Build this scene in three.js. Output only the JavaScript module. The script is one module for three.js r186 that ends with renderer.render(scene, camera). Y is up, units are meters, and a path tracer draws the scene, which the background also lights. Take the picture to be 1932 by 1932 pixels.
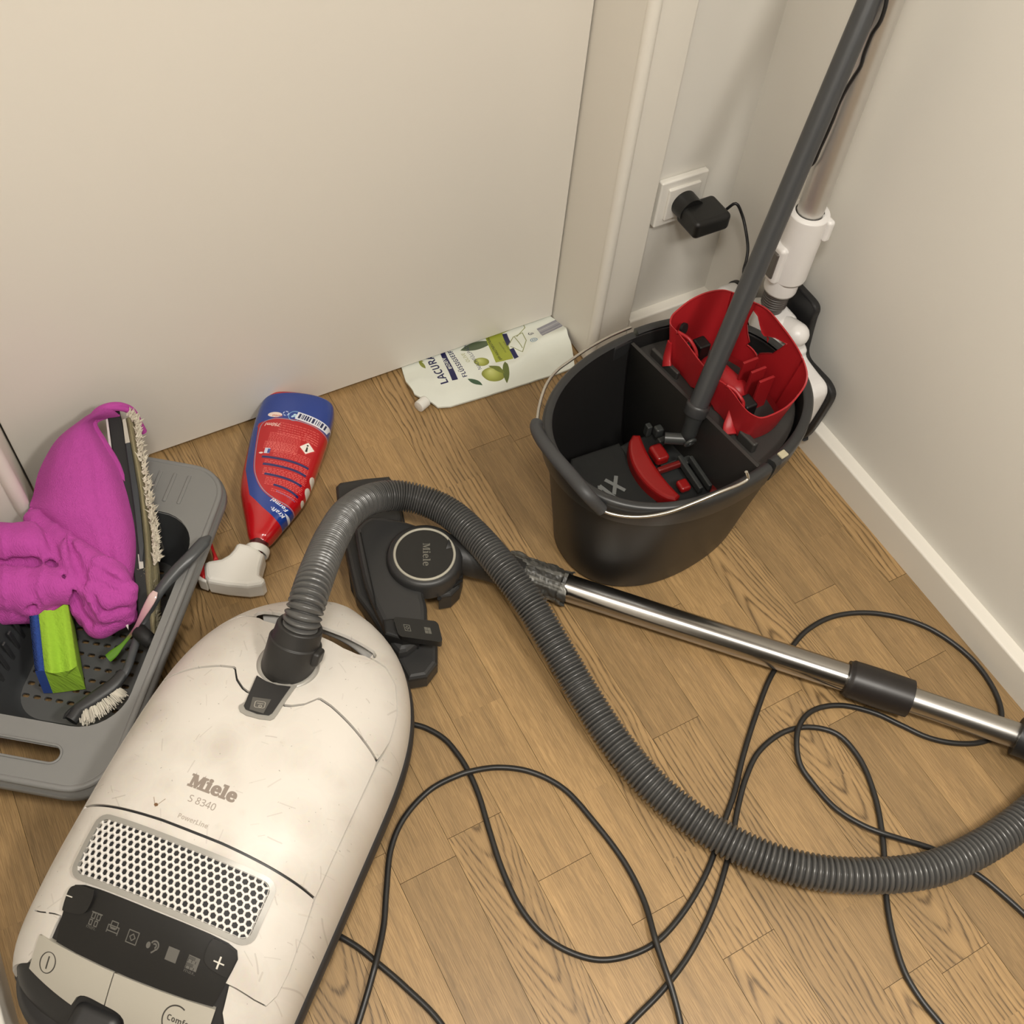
import * as THREE from 'three';
import { RoundedBoxGeometry } from 'three/addons/geometries/RoundedBoxGeometry.js';
import { MarchingCubes } from 'three/addons/objects/MarchingCubes.js';
import { mergeGeometries, mergeVertices } from 'three/addons/utils/BufferGeometryUtils.js';
import { RectAreaLightUniformsLib } from 'three/addons/lights/RectAreaLightUniformsLib.js';

// ---------------------------------------------------------------- camera, light, exposure
const scene = new THREE.Scene();
scene.background = new THREE.Color(0x000000);
const camera = new THREE.PerspectiveCamera(51.07, 1, 0.05, 20);
camera.position.set(0, 1.3, 0);
camera.up.set(0.35780, 0.56902, -0.74040);
camera.lookAt(0.32005, 1.3 - 0.81959, -0.47522);
const renderer = new THREE.WebGLRenderer({ antialias: true });
renderer.toneMapping = THREE.LinearToneMapping;
renderer.toneMappingExposure = 1.42;
renderer.shadowMap.enabled = true;
RectAreaLightUniformsLib.init();
const LAMPS = [
  { x: 0.52, y: 1.62, z: 0.30, w: 0.22, h: 0.22, color: new THREE.Color(1, 0.95, 0.87), intensity: 70, name: 'small square white pendant lamp hanging lower' },
  { x: -0.04, y: 2.0, z: 0.04, w: 0.26, h: 0.26, color: new THREE.Color(1, 0.95, 0.87), intensity: 52, name: 'added fill lamp shaped as a larger square white pendant hanging higher' },  // fill light added to brighten the left of the door, no such lamp known
];
for (const L of LAMPS) {
  const lamp = new THREE.RectAreaLight(L.color, L.intensity, L.w, L.h);
  lamp.position.set(L.x, L.y - 0.055, L.z);
  lamp.lookAt(L.x, 0, L.z);
  lamp.castShadow = true;
  scene.add(lamp);
}

// ---------------------------------------------------------------- helpers
const V = (x, y, z) => new THREE.Vector3(x, y, z);
let seed = 7;
const rnd = () => { seed = (seed * 1664525 + 1013904223) >>> 0; return seed / 4294967296; };
const rr = (a, b) => a + (b - a) * rnd();
function hash(x, y, s = 0) { let h = Math.imul(x | 0, 374761393) ^ Math.imul(y | 0, 668265263) ^ Math.imul(s | 0, 1274126177); h = Math.imul(h ^ (h >>> 13), 1274126177); return ((h ^ (h >>> 16)) >>> 0) / 4294967296; }
function vnoise(x, y, s = 0) {
  const xi = Math.floor(x), yi = Math.floor(y), fx = x - xi, fy = y - yi, u = fx * fx * (3 - 2 * fx), v = fy * fy * (3 - 2 * fy);
  const a = hash(xi, yi, s), b = hash(xi + 1, yi, s), c = hash(xi, yi + 1, s), d = hash(xi + 1, yi + 1, s);
  return a + (b - a) * u + (c - a) * v + (a - b - c + d) * u * v;
}
const fbm = (x, y, s = 0) => vnoise(x, y, s) * 0.5 + vnoise(x * 2.03, y * 2.03, s + 11) * 0.27 + vnoise(x * 4.1, y * 4.1, s + 23) * 0.15 + vnoise(x * 8.3, y * 8.3, s + 37) * 0.08;
const used = new Map();
function numbered(n) { const k = used.get(n) || 0; used.set(n, k + 1); return k ? n + '_' + String(k).padStart(3, '0') : n; }
function prep(g) {
  if (g.index === null) g = mergeVertices(g, 1e-7);
  if (!g.attributes.normal) g.computeVertexNormals();
  if (!g.attributes.uv) g.setAttribute('uv', new THREE.Float32BufferAttribute(new Float32Array(g.attributes.position.count * 2), 2));
  for (const k of Object.keys(g.attributes)) if (!['position', 'normal', 'uv'].includes(k)) g.deleteAttribute(k);
  return g;
}
function merge(list) { return list.length === 1 ? prep(list[0]) : mergeGeometries(list.map(prep)); }
function obj(name, geo, mat, parent = scene) {
  const m = new THREE.Mesh(Array.isArray(geo) ? merge(geo) : prep(geo), mat);
  m.name = parent === scene ? numbered(name) : name; m.castShadow = m.receiveShadow = true; parent.add(m); return m;
}
function tag(o, label, category, group) { o.userData.label = label; o.userData.category = category; if (group) o.userData.group = group; return o; }
function thing(name, label, category, pos = V(0, 0, 0), turn = 0) {
  const o = new THREE.Group(); o.name = numbered(name); o.position.copy(pos); o.rotation.y = turn; scene.add(o); return tag(o, label, category);
}
function struct(name, geo, mat, parent = scene) { const o = obj(name, geo, mat, parent); if (parent === scene) o.userData.kind = 'structure'; return o; }
// children built in world coordinates: shift a geometry into its thing's frame
function into(o, g) { o.updateMatrixWorld(true); g.applyMatrix4(o.matrixWorld.clone().invert()); return g; }
const box = (w, h, d, x = 0, y = 0, z = 0) => new THREE.BoxGeometry(w, h, d).translate(x, y, z);
const rbox = (w, h, d, r, x = 0, y = 0, z = 0, seg = 3) => new RoundedBoxGeometry(w, h, d, seg, r).translate(x, y, z);
const boxAB = (x0, x1, y0, y1, z0, z1, r = 0) => r ? rbox(x1 - x0, y1 - y0, z1 - z0, r, (x0 + x1) / 2, (y0 + y1) / 2, (z0 + z1) / 2) : box(x1 - x0, y1 - y0, z1 - z0, (x0 + x1) / 2, (y0 + y1) / 2, (z0 + z1) / 2);
const curve = (pts, closed = false, type = 'centripetal') => new THREE.CatmullRomCurve3(pts, closed, type, 0.5);
const lerp = (a, b, t) => a + (b - a) * t;
const clamp = (x, a, b) => Math.min(b, Math.max(a, x));
const sstep = (a, b, x) => { const t = clamp((x - a) / (b - a), 0, 1); return t * t * (3 - 2 * t); };
// grid geometry from a function (i,j) -> Vector3
function gridGeo(nu, nv, f, uvf, closeU = false) {
  const pos = [], uv = [], idx = [];
  for (let j = 0; j <= nv; j++) for (let i = 0; i <= nu; i++) {
    const p = f(closeU && i === nu ? 0 : i / nu, j / nv); pos.push(p.x, p.y, p.z);
    const t = uvf ? uvf(i / nu, j / nv, p) : [i / nu, j / nv]; uv.push(t[0], t[1]);
  }
  const w = nu + 1;
  for (let j = 0; j < nv; j++) for (let i = 0; i < nu; i++) { const a = j * w + i; idx.push(a, a + 1, a + w, a + 1, a + w + 1, a + w); }
  const g = new THREE.BufferGeometry(); g.setIndex(idx);
  g.setAttribute('position', new THREE.Float32BufferAttribute(pos, 3)); g.setAttribute('uv', new THREE.Float32BufferAttribute(uv, 2));
  g.computeVertexNormals();
  if (closeU) { const n = g.attributes.normal; for (let j = 0; j <= nv; j++) { const a = j * w, b = a + nu; const m = V(n.getX(a) + n.getX(b), n.getY(a) + n.getY(b), n.getZ(a) + n.getZ(b)).normalize(); n.setXYZ(a, m.x, m.y, m.z); n.setXYZ(b, m.x, m.y, m.z); } }
  return g;
}
// swept tube: radius number or (arclength, t) -> r; optional cross-section scale [a,b]
function tube(path, radius, segs, radial = 12, caps = true, sx = 1, sy = 1, up0 = null) {
  const c = Array.isArray(path) ? curve(path) : path; c.arcLengthDivisions = Math.max(200, segs * 2);
  const L = c.getLength(), P = [], T = [];
  for (let i = 0; i <= segs; i++) { const u = i / segs; P.push(c.getPointAt(u)); T.push(c.getTangentAt(u)); }
  let N = up0 ? up0.clone() : (Math.abs(T[0].y) < 0.9 ? V(0, 1, 0) : V(1, 0, 0));
  const rows = [];
  for (let i = 0; i <= segs; i++) {
    N.sub(T[i].clone().multiplyScalar(N.dot(T[i]))).normalize(); const B = T[i].clone().cross(N);
    rows.push([P[i], N.clone(), B, typeof radius === 'function' ? radius(L * i / segs, i / segs) : radius]);
  }
  const g = gridGeo(radial, segs, (u, v) => { const [p, n, b, r] = rows[Math.round(v * segs)], a = -u * Math.PI * 2; return p.clone().addScaledVector(n, Math.cos(a) * r * sx).addScaledVector(b, Math.sin(a) * r * sy); }, (u, v) => [u, v * L], true);
  if (!caps) return g;
  const out = [g];
  for (const e of [0, segs]) {
    const [p, n, b, r] = rows[e], pos = [p.x, p.y, p.z], idx = [];
    for (let k = 0; k <= radial; k++) { const a = -k / radial * Math.PI * 2, q = p.clone().addScaledVector(n, Math.cos(a) * r * sx).addScaledVector(b, Math.sin(a) * r * sy); pos.push(q.x, q.y, q.z); if (k < radial) e ? idx.push(0, k + 1, k + 2) : idx.push(0, k + 2, k + 1); }
    const d = new THREE.BufferGeometry(); d.setIndex(idx); d.setAttribute('position', new THREE.Float32BufferAttribute(pos, 3)); d.computeVertexNormals(); out.push(d);
  }
  return merge(out);
}
// loft through closed rings of equal length; caps fan to the centroid
function loft(rings, cap0 = true, cap1 = true, uvf) {
  const n = rings[0].length, m = rings.length - 1;
  const g = gridGeo(n, m, (u, v) => rings[Math.round(v * m)][Math.round(u * n) % n].clone(), uvf, true);
  const out = [g];
  for (const [on, k] of [[cap0, 0], [cap1, m]]) if (on) {
    const R = rings[k], c = V(0, 0, 0); R.forEach(p => c.addScaledVector(p, 1 / n)); const pos = [c.x, c.y, c.z], uv = uvf ? [...uvf(0, 0, c)] : [0, 0], idx = [];
    R.forEach(p => { pos.push(p.x, p.y, p.z); const t = uvf ? uvf(0, 0, p) : [0, 0]; uv.push(t[0], t[1]); });
    for (let i = 0; i < n; i++) k ? idx.push(0, 1 + i, 1 + (i + 1) % n) : idx.push(0, 1 + (i + 1) % n, 1 + i);
    const d = new THREE.BufferGeometry(); d.setIndex(idx); d.setAttribute('position', new THREE.Float32BufferAttribute(pos, 3)); d.setAttribute('uv', new THREE.Float32BufferAttribute(uv, 2)); d.computeVertexNormals(); out.push(d);
  }
  return merge(out);
}
function lathe(prof, seg = 40) { return new THREE.LatheGeometry(prof.map(p => new THREE.Vector2(p[0], p[1])), seg); }
// orient geometry whose axis is +y so that it starts at a and points along dir
function along(g, a, dir, roll = 0) { const q = new THREE.Quaternion().setFromUnitVectors(V(0, 1, 0), dir.clone().normalize()); if (roll) g.rotateY(roll); g.applyQuaternion(q); return g.translate(a.x, a.y, a.z); }
const superRing = (a, b, n, cnt, f) => { const R = []; for (let i = 0; i < cnt; i++) { const t = -i / cnt * Math.PI * 2, c = Math.cos(t), s = Math.sin(t); R.push(f(a * Math.sign(c) * Math.abs(c) ** (2 / n), b * Math.sign(s) * Math.abs(s) ** (2 / n), t)); } return R; };
// polygon in the plan (x,z) extruded between heights with a rounded upper edge
function plan(poly, y0, y1, bev = 0.003, smooth = 0, holes = []) {
  const toS = (pts, S) => { let q = pts.map(p => new THREE.Vector2(p[0], -p[1])); if (smooth) q = new THREE.SplineCurve([...q, q[0].clone()]).getPoints(q.length * smooth).slice(0, -1); S.setFromPoints(q); return S; };
  const s = toS(poly, new THREE.Shape()); for (const h of holes) s.holes.push(toS(h, new THREE.Path()));
  const g = new THREE.ExtrudeGeometry(s, { depth: Math.max(1e-4, y1 - y0 - 2 * bev), bevelEnabled: bev > 0, bevelSize: bev, bevelThickness: bev, bevelOffset: -bev, bevelSegments: 3, curveSegments: 12 });
  return g.rotateX(-Math.PI / 2).translate(0, y0 + bev, 0);
}
// polygon patch on a parametric surface: clipped to a fine grid so that it follows the surface; walls go down by `thick`
function clipCell(poly, x0, y0, x1, y1) {
  let P = poly;
  for (const [ax, lim, sg] of [[0, x0, 1], [0, x1, -1], [1, y0, 1], [1, y1, -1]]) {
    const out = []; if (!P.length) break;
    for (let i = 0; i < P.length; i++) {
      const a = P[i], b = P[(i + 1) % P.length], da = (a[ax] - lim) * sg, db = (b[ax] - lim) * sg;
      if (da >= 0) out.push(a);
      if ((da > 0 && db < 0) || (da < 0 && db > 0)) { const t = da / (da - db); out.push([a[0] + (b[0] - a[0]) * t, a[1] + (b[1] - a[1]) * t]); }
    }
    P = out;
  }
  return P;
}
function densify(poly, du, dv) { const out = []; poly.forEach((a, i) => { const b = poly[(i + 1) % poly.length], n = Math.max(1, Math.ceil(Math.max(Math.abs(b[0] - a[0]) / du, Math.abs(b[1] - a[1]) / dv))); for (let k = 0; k < n; k++) out.push([lerp(a[0], b[0], k / n), lerp(a[1], b[1], k / n)]); }); return out; }
const smoothPoly = (pts, k = 4) => new THREE.SplineCurve([...pts, pts[0]].map(p => new THREE.Vector2(...p))).getPoints(pts.length * k).slice(0, -1).map(p => [p.x, p.y]);
function patch(poly, du, dv, map, off, thick, uvf) {
  let area = 0; poly.forEach((a, i) => { const b = poly[(i + 1) % poly.length]; area += a[0] * b[1] - b[0] * a[1]; });
  if (area < 0) poly = poly.slice().reverse();
  let u0 = 1e9, u1 = -1e9, v0 = 1e9, v1 = -1e9; for (const p of poly) { u0 = Math.min(u0, p[0]); u1 = Math.max(u1, p[0]); v0 = Math.min(v0, p[1]); v1 = Math.max(v1, p[1]); }
  const nu = Math.ceil((u1 - u0) / du), nv = Math.ceil((v1 - v0) / dv), pos = [], uv = [], idx = [], key = new Map();
  const vert = (p) => { const k = Math.round(p[0] * 1e5) + '_' + Math.round(p[1] * 1e5); let i = key.get(k); if (i === undefined) { i = pos.length / 3; key.set(k, i); const q = map(p[0], p[1], off); pos.push(q.x, q.y, q.z); const t = uvf ? uvf(p[0], p[1], q) : p; uv.push(t[0], t[1]); } return i; };
  for (let i = 0; i < nu; i++) for (let j = 0; j < nv; j++) {
    let c = clipCell(poly, u0 + i * du, v0 + j * dv, u0 + (i + 1) * du, v0 + (j + 1) * dv);
    c = c.filter((p, k) => { const q = c[(k + 1) % c.length]; return Math.abs(p[0] - q[0]) + Math.abs(p[1] - q[1]) > 1e-6; });
    if (c.length < 3) continue;
    for (const f of THREE.ShapeUtils.triangulateShape(c.map(p => new THREE.Vector2(...p)), [])) { const t = f.map(k => vert(c[k])); if (t[0] !== t[1] && t[1] !== t[2] && t[2] !== t[0]) idx.push(...t); }
  }
  const g = new THREE.BufferGeometry(); g.setIndex(idx); g.setAttribute('position', new THREE.Float32BufferAttribute(pos, 3)); g.setAttribute('uv', new THREE.Float32BufferAttribute(uv, 2)); g.computeVertexNormals();
  const out = [g];
  if (thick) { const e = densify(poly, du, dv), n = e.length; out.push(gridGeo(n, 1, (u, v) => map(...e[Math.round(u * n) % n], off - (1 - v) * thick), (u, v) => uvf ? uvf(...e[Math.round(u * n) % n], null) : [0, 0])); }
  return merge(out);
}
const std = (color, roughness = 0.5, o = {}) => new THREE.MeshPhysicalMaterial({ color, roughness, ...o });
const lin = (r, g, b) => new THREE.Color().setRGB(r, g, b);
function canvas(w, h, draw) { const c = document.createElement('canvas'); c.width = w; c.height = h; const g = c.getContext('2d'); draw(g, w, h); const t = new THREE.CanvasTexture(c); t.colorSpace = THREE.SRGBColorSpace; t.wrapS = t.wrapT = THREE.RepeatWrapping; t.anisotropy = 8; return t; }
function dataTex(w, h, f, srgb = true) {
  const d = new Uint8Array(w * h * 4); for (let y = 0; y < h; y++) for (let x = 0; x < w; x++) { const c = f(x, y), i = (y * w + x) * 4; d[i] = clamp(c[0], 0, 255); d[i + 1] = clamp(c[1], 0, 255); d[i + 2] = clamp(c[2], 0, 255); d[i + 3] = 255; }
  const t = new THREE.DataTexture(d, w, h); t.magFilter = THREE.LinearFilter; t.minFilter = THREE.LinearMipmapLinearFilter; t.generateMipmaps = true; t.wrapS = t.wrapT = THREE.RepeatWrapping; if (srgb) t.colorSpace = THREE.SRGBColorSpace; t.needsUpdate = true; return t;
}
const grainBump = dataTex(128, 128, (x, y) => { const v = hash(x, y, 5) * 255; return [v, v, v]; }, false);
const lumpBump = dataTex(256, 256, (x, y) => { let v = 0; for (const [f, a] of [[8, 0.5], [16, 0.3], [32, 0.2]]) { const X = x / 256 * f, Y = y / 256 * f, xi = Math.floor(X), yi = Math.floor(Y), fx = X - xi, fy = Y - yi, w = (i, j) => hash((xi + i) % f, (yi + j) % f, f); v += a * lerp(lerp(w(0, 0), w(1, 0), fx), lerp(w(0, 1), w(1, 1), fx), fy); } v *= 255; return [v, v, v]; }, false);

// ---------------------------------------------------------------- the room
const wallMat = std(lin(0.70, 0.675, 0.62), 0.75, { bumpMap: lumpBump, bumpScale: 0.0006 });
const trimMat = std(lin(0.74, 0.705, 0.635), 0.42);
const doorMat = std(lin(0.74, 0.70, 0.63), 0.38);
const ceilMat = std(lin(0.8, 0.77, 0.72), 0.9);
const gapMat = std(0x0c0a08, 0.9);
const ZB = -0.985, ZD = -1.075, XC = 0.9985, XJ = 0.7605, XL = -0.10, XW = -0.312;
struct('wall_back', [boxAB(0.80, 1.12, -0.02, 2.55, -1.25, ZB), boxAB(XW - 0.1, -0.14, -0.02, 2.55, -1.25, ZB), boxAB(-0.14, 0.80, 2.12, 2.55, -1.25, ZB)], wallMat);
struct('wall_right', boxAB(XC, XC + 0.12, -0.02, 2.55, -1.25, 3.75), wallMat);
struct('wall_left', [boxAB(XW - 0.12, XW, -0.02, 2.55, -1.25, 0.45), boxAB(-2.6, XW - 0.1, -0.02, 2.55, 0.33, 0.45), boxAB(-2.72, -2.6, -0.02, 2.55, 0.33, 3.75)], wallMat);
struct('wall_front', boxAB(-2.72, XC + 0.12, -0.02, 2.55, 3.6, 3.72), std(lin(0.24, 0.22, 0.19), 0.8));
struct('ceiling', boxAB(-2.72, XC + 0.12, 2.5, 2.62, -1.25, 3.75), ceilMat);
struct('wall_beyond', boxAB(XW - 0.1, 1.12, -0.02, 2.55, -1.32, -1.25), gapMat);
function board(axis, a, b, face, wall, h) { // skirting board with an eased top edge, profile swept along a wall
  const s = new THREE.Shape(), d = Math.abs(face - wall) + 0.002, r = 0.004;
  s.moveTo(0, 0); s.lineTo(d, 0); s.lineTo(d, h - r); s.quadraticCurveTo(d, h, d - r, h); s.lineTo(0, h); s.closePath();
  const g = new THREE.ExtrudeGeometry(s, { depth: b - a, bevelEnabled: false, curveSegments: 5 });
  if (axis === 'z+x') return g.translate(0, 0, a).translate(0, 0, 0).applyMatrix4(new THREE.Matrix4().makeRotationY(0)).translate(wall, 0, 0);
  if (axis === 'z-x') return g.rotateY(Math.PI).translate(wall, 0, b);
  return g.rotateY(-Math.PI / 2).translate(b, 0, wall);
}
struct('baseboard_right', board('z-x', -0.97, 3.6, 0.980, XC + 0.002, 0.0565), trimMat);
struct('baseboard_back', board('x', 0.839, XC, -0.969, ZB - 0.002, 0.0585), trimMat);
struct('baseboard_left', board('z+x', -0.96, 0.45, -0.2965, XW - 0.002, 0.058), trimMat);
// door frame: lining with the reveal, a rounded bead on the inner arris and a flat casing
function bead(x, z, r) { return new THREE.CylinderGeometry(r, r, 2.1, 20).translate(x, 1.05, z); }
struct('trim_1', [boxAB(XJ, 0.838, 0, 2.12, -1.2, -0.9695, 0.002), bead(0.7695, -0.9685, 0.0095)], trimMat);
struct('trim_2', [boxAB(-0.172, XL, 0, 2.12, -1.2, -0.9695, 0.002), bead(XL - 0.009, -0.9685, 0.0095)], trimMat);
struct('trim_3', boxAB(XL, XJ, 2.05, 2.12, -1.2, -0.9695, 0.002), trimMat);
struct('door_1', boxAB(XL + 0.0025, XJ - 0.0025, 0.008, 2.046, ZD - 0.04, ZD, 0.0015), doorMat);
// lamps out of view: the inferred key and the added fill
for (const L of LAMPS) {
  const l = thing('unseen_lamp', L.name, 'lamp', V(L.x, L.y, L.z));
  obj('housing', rbox(L.w + 0.03, 0.05, L.h + 0.03, 0.01, 0, 0.004, 0), std(0xdddddd, 0.5), l);
  if (L.y < 2.3) obj('rod', new THREE.CylinderGeometry(0.006, 0.006, 2.5 - L.y - 0.028, 12).translate(0, (2.5 - L.y + 0.028) / 2, 0), std(0xcccccc, 0.4), l);
  obj('diffuser', rbox(L.w, 0.02, L.h, 0.006, 0, -0.031, 0), new THREE.MeshStandardMaterial({ color: 0xffffff, emissive: L.color, emissiveIntensity: 3 }), l);
}

// ---------------------------------------------------------------- oak strip floor
function oak(kind, s, tone) {
  const W = 256, H = 1024, pw = 0.0738, ph = 0.62;
  return dataTex(W, H, (px, py) => {
    const x = px / W * pw * 1000, z = py / H * ph * 1000; // mm across and along the strip
    const wob = (fbm(z * 0.005, x * 0.015, s) - 0.5) * 30 + (fbm(z * 0.018, x * 0.04, s + 3) - 0.5) * 5;
    let g, thin;
    if (kind === 0) { g = (x + wob * 0.25) / 2.2; thin = 0.30; }                           // fine straight grain
    else if (kind === 1) { const xc = x - 37 + wob * 0.45; g = (Math.abs(xc) ** 1.75) * 0.0085 + z * 0.026 + wob * 0.03; thin = 0.13; }   // cathedral
    else if (kind === 2) { g = (x + wob * 0.8 + z * 0.035) / 7.5; thin = 0.13; }           // bold, slightly slanting lines
    else { const xc = x - 18 + wob * 0.5; g = (Math.abs(xc) ** 1.65) * 0.012 - z * 0.018 + wob * 0.04; thin = 0.14; }
    const f = g - Math.floor(g), id = Math.floor(g), edge = Math.exp(-(((f - 0.5) / thin) ** 2)), tail = sstep(0.0, 0.5, f) * (1 - sstep(0.5, 0.58, f));
    const brk = 0.35 + 0.65 * sstep(0.38, 0.60, vnoise(z * 0.045, id * 7.3, s + 17));
    const dash = sstep(0.42, 0.62, vnoise(x * 2.4, z * 0.075, s + 29));                    // long open pores
    const pore = dash * (kind === 0 ? 0.10 : 0.04 + 0.22 * edge);
    const line = (edge * 0.75 + tail * 0.22) * brk * (kind === 0 ? 0.06 : 0.27);
    const streak = (fbm(x * 0.14, z * 0.0035, s + 41) - 0.5) * 0.20 + (vnoise(x * 1.1, z * 0.010, s + 43) - 0.5) * 0.10 + (fbm(x * 0.05, z * 0.010, s + 47) - 0.5) * 0.12;
    const k = tone * (1 + streak) * (1 - line) * (1 - pore), warm = line + pore;
    return [158 * k + 2, (128 - warm * 12) * k + 2, (86 - warm * 24) * k + 2];
  });
}
const oakMats = [[0, 1, 1], [0, 2, 0.95], [1, 3, 1.0], [2, 4, 1.03], [0, 5, 1.05], [0, 6, 0.98], [2, 7, 0.97], [0, 8, 0.92], [3, 9, 1.02], [0, 10, 1.03]].map(a => new THREE.MeshPhysicalMaterial({ map: oak(...a), roughness: 0.46, bumpMap: grainBump, bumpScale: 0.00004, clearcoat: 0.12, clearcoatRoughness: 0.35 }));
const floor = struct('floor', [boxAB(XW - 0.05, XC + 0.05, -0.06, -0.005, -1.25, 1.75), boxAB(-2.65, XW - 0.05, -0.06, -0.001, 0.4, 1.75), boxAB(-2.65, XC + 0.05, -0.06, -0.001, 1.701, 3.65)], std(0x7a654a, 0.7));
{
  const pitch = 0.0738, x0 = 0.206 - pitch * 7;
  const known = { 7: [[-0.362, 5, 2]], 8: [[-0.267, 9, 4]], 9: [[-0.172, 4, 9]], 11: [[-0.884, 0, 7], [-0.357, 1, 6]], 15: [[-0.438, 1, 0]], 10: [[-0.09, 3, 8]] };
  for (let c = 0; c < 18; c++) {
    const xa = x0 + c * pitch, ends = [];
    let z = -1.25, m = Math.floor(rnd() * 10), cuts = known[c] || [];
    if (cuts.length) { // joints seen in the photograph, continued at random towards the camera
      let prev = -1.25; for (const [j, a, b] of cuts) { ends.push([prev, j, a]); prev = j; m = b; } z = prev;
      let e = z + rr(0.36, 0.5); ends.push([z, e, m]); z = e;
    } else { const e = z + rr(0.15, 0.5); ends.push([z, e, m]); z = e; }
    while (z < 0.55) { const e = z + rr(0.3, 0.56); ends.push([z, e, Math.floor(rnd() * 10)]); z = e; }
    ends.push([z, 1.7, Math.floor(rnd() * 10)]);
    for (const [a, b, mi] of ends) {
      const x1 = Math.max(xa, XW - 0.01), x2 = Math.min(xa + pitch, XC + 0.01); if (x2 - x1 < 0.01) continue;
      const w = x2 - x1 - 0.0005, l = b - a - 0.0006, g = box(w, 0.006, l), p = g.attributes.position, uv = g.attributes.uv, oz = rnd();
      for (let i = 0; i < p.count; i++) uv.setXY(i, (p.getX(i) + w / 2) / pitch * 0.97 + 0.015, oz + (p.getZ(i) + l / 2) / 0.62);
      const m = obj('parquet_strip', g, oakMats[mi], floor); m.position.set((x1 + x2) / 2, -0.003 - rnd() * 0.00025, (a + b) / 2);
    }
  }
}

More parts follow.
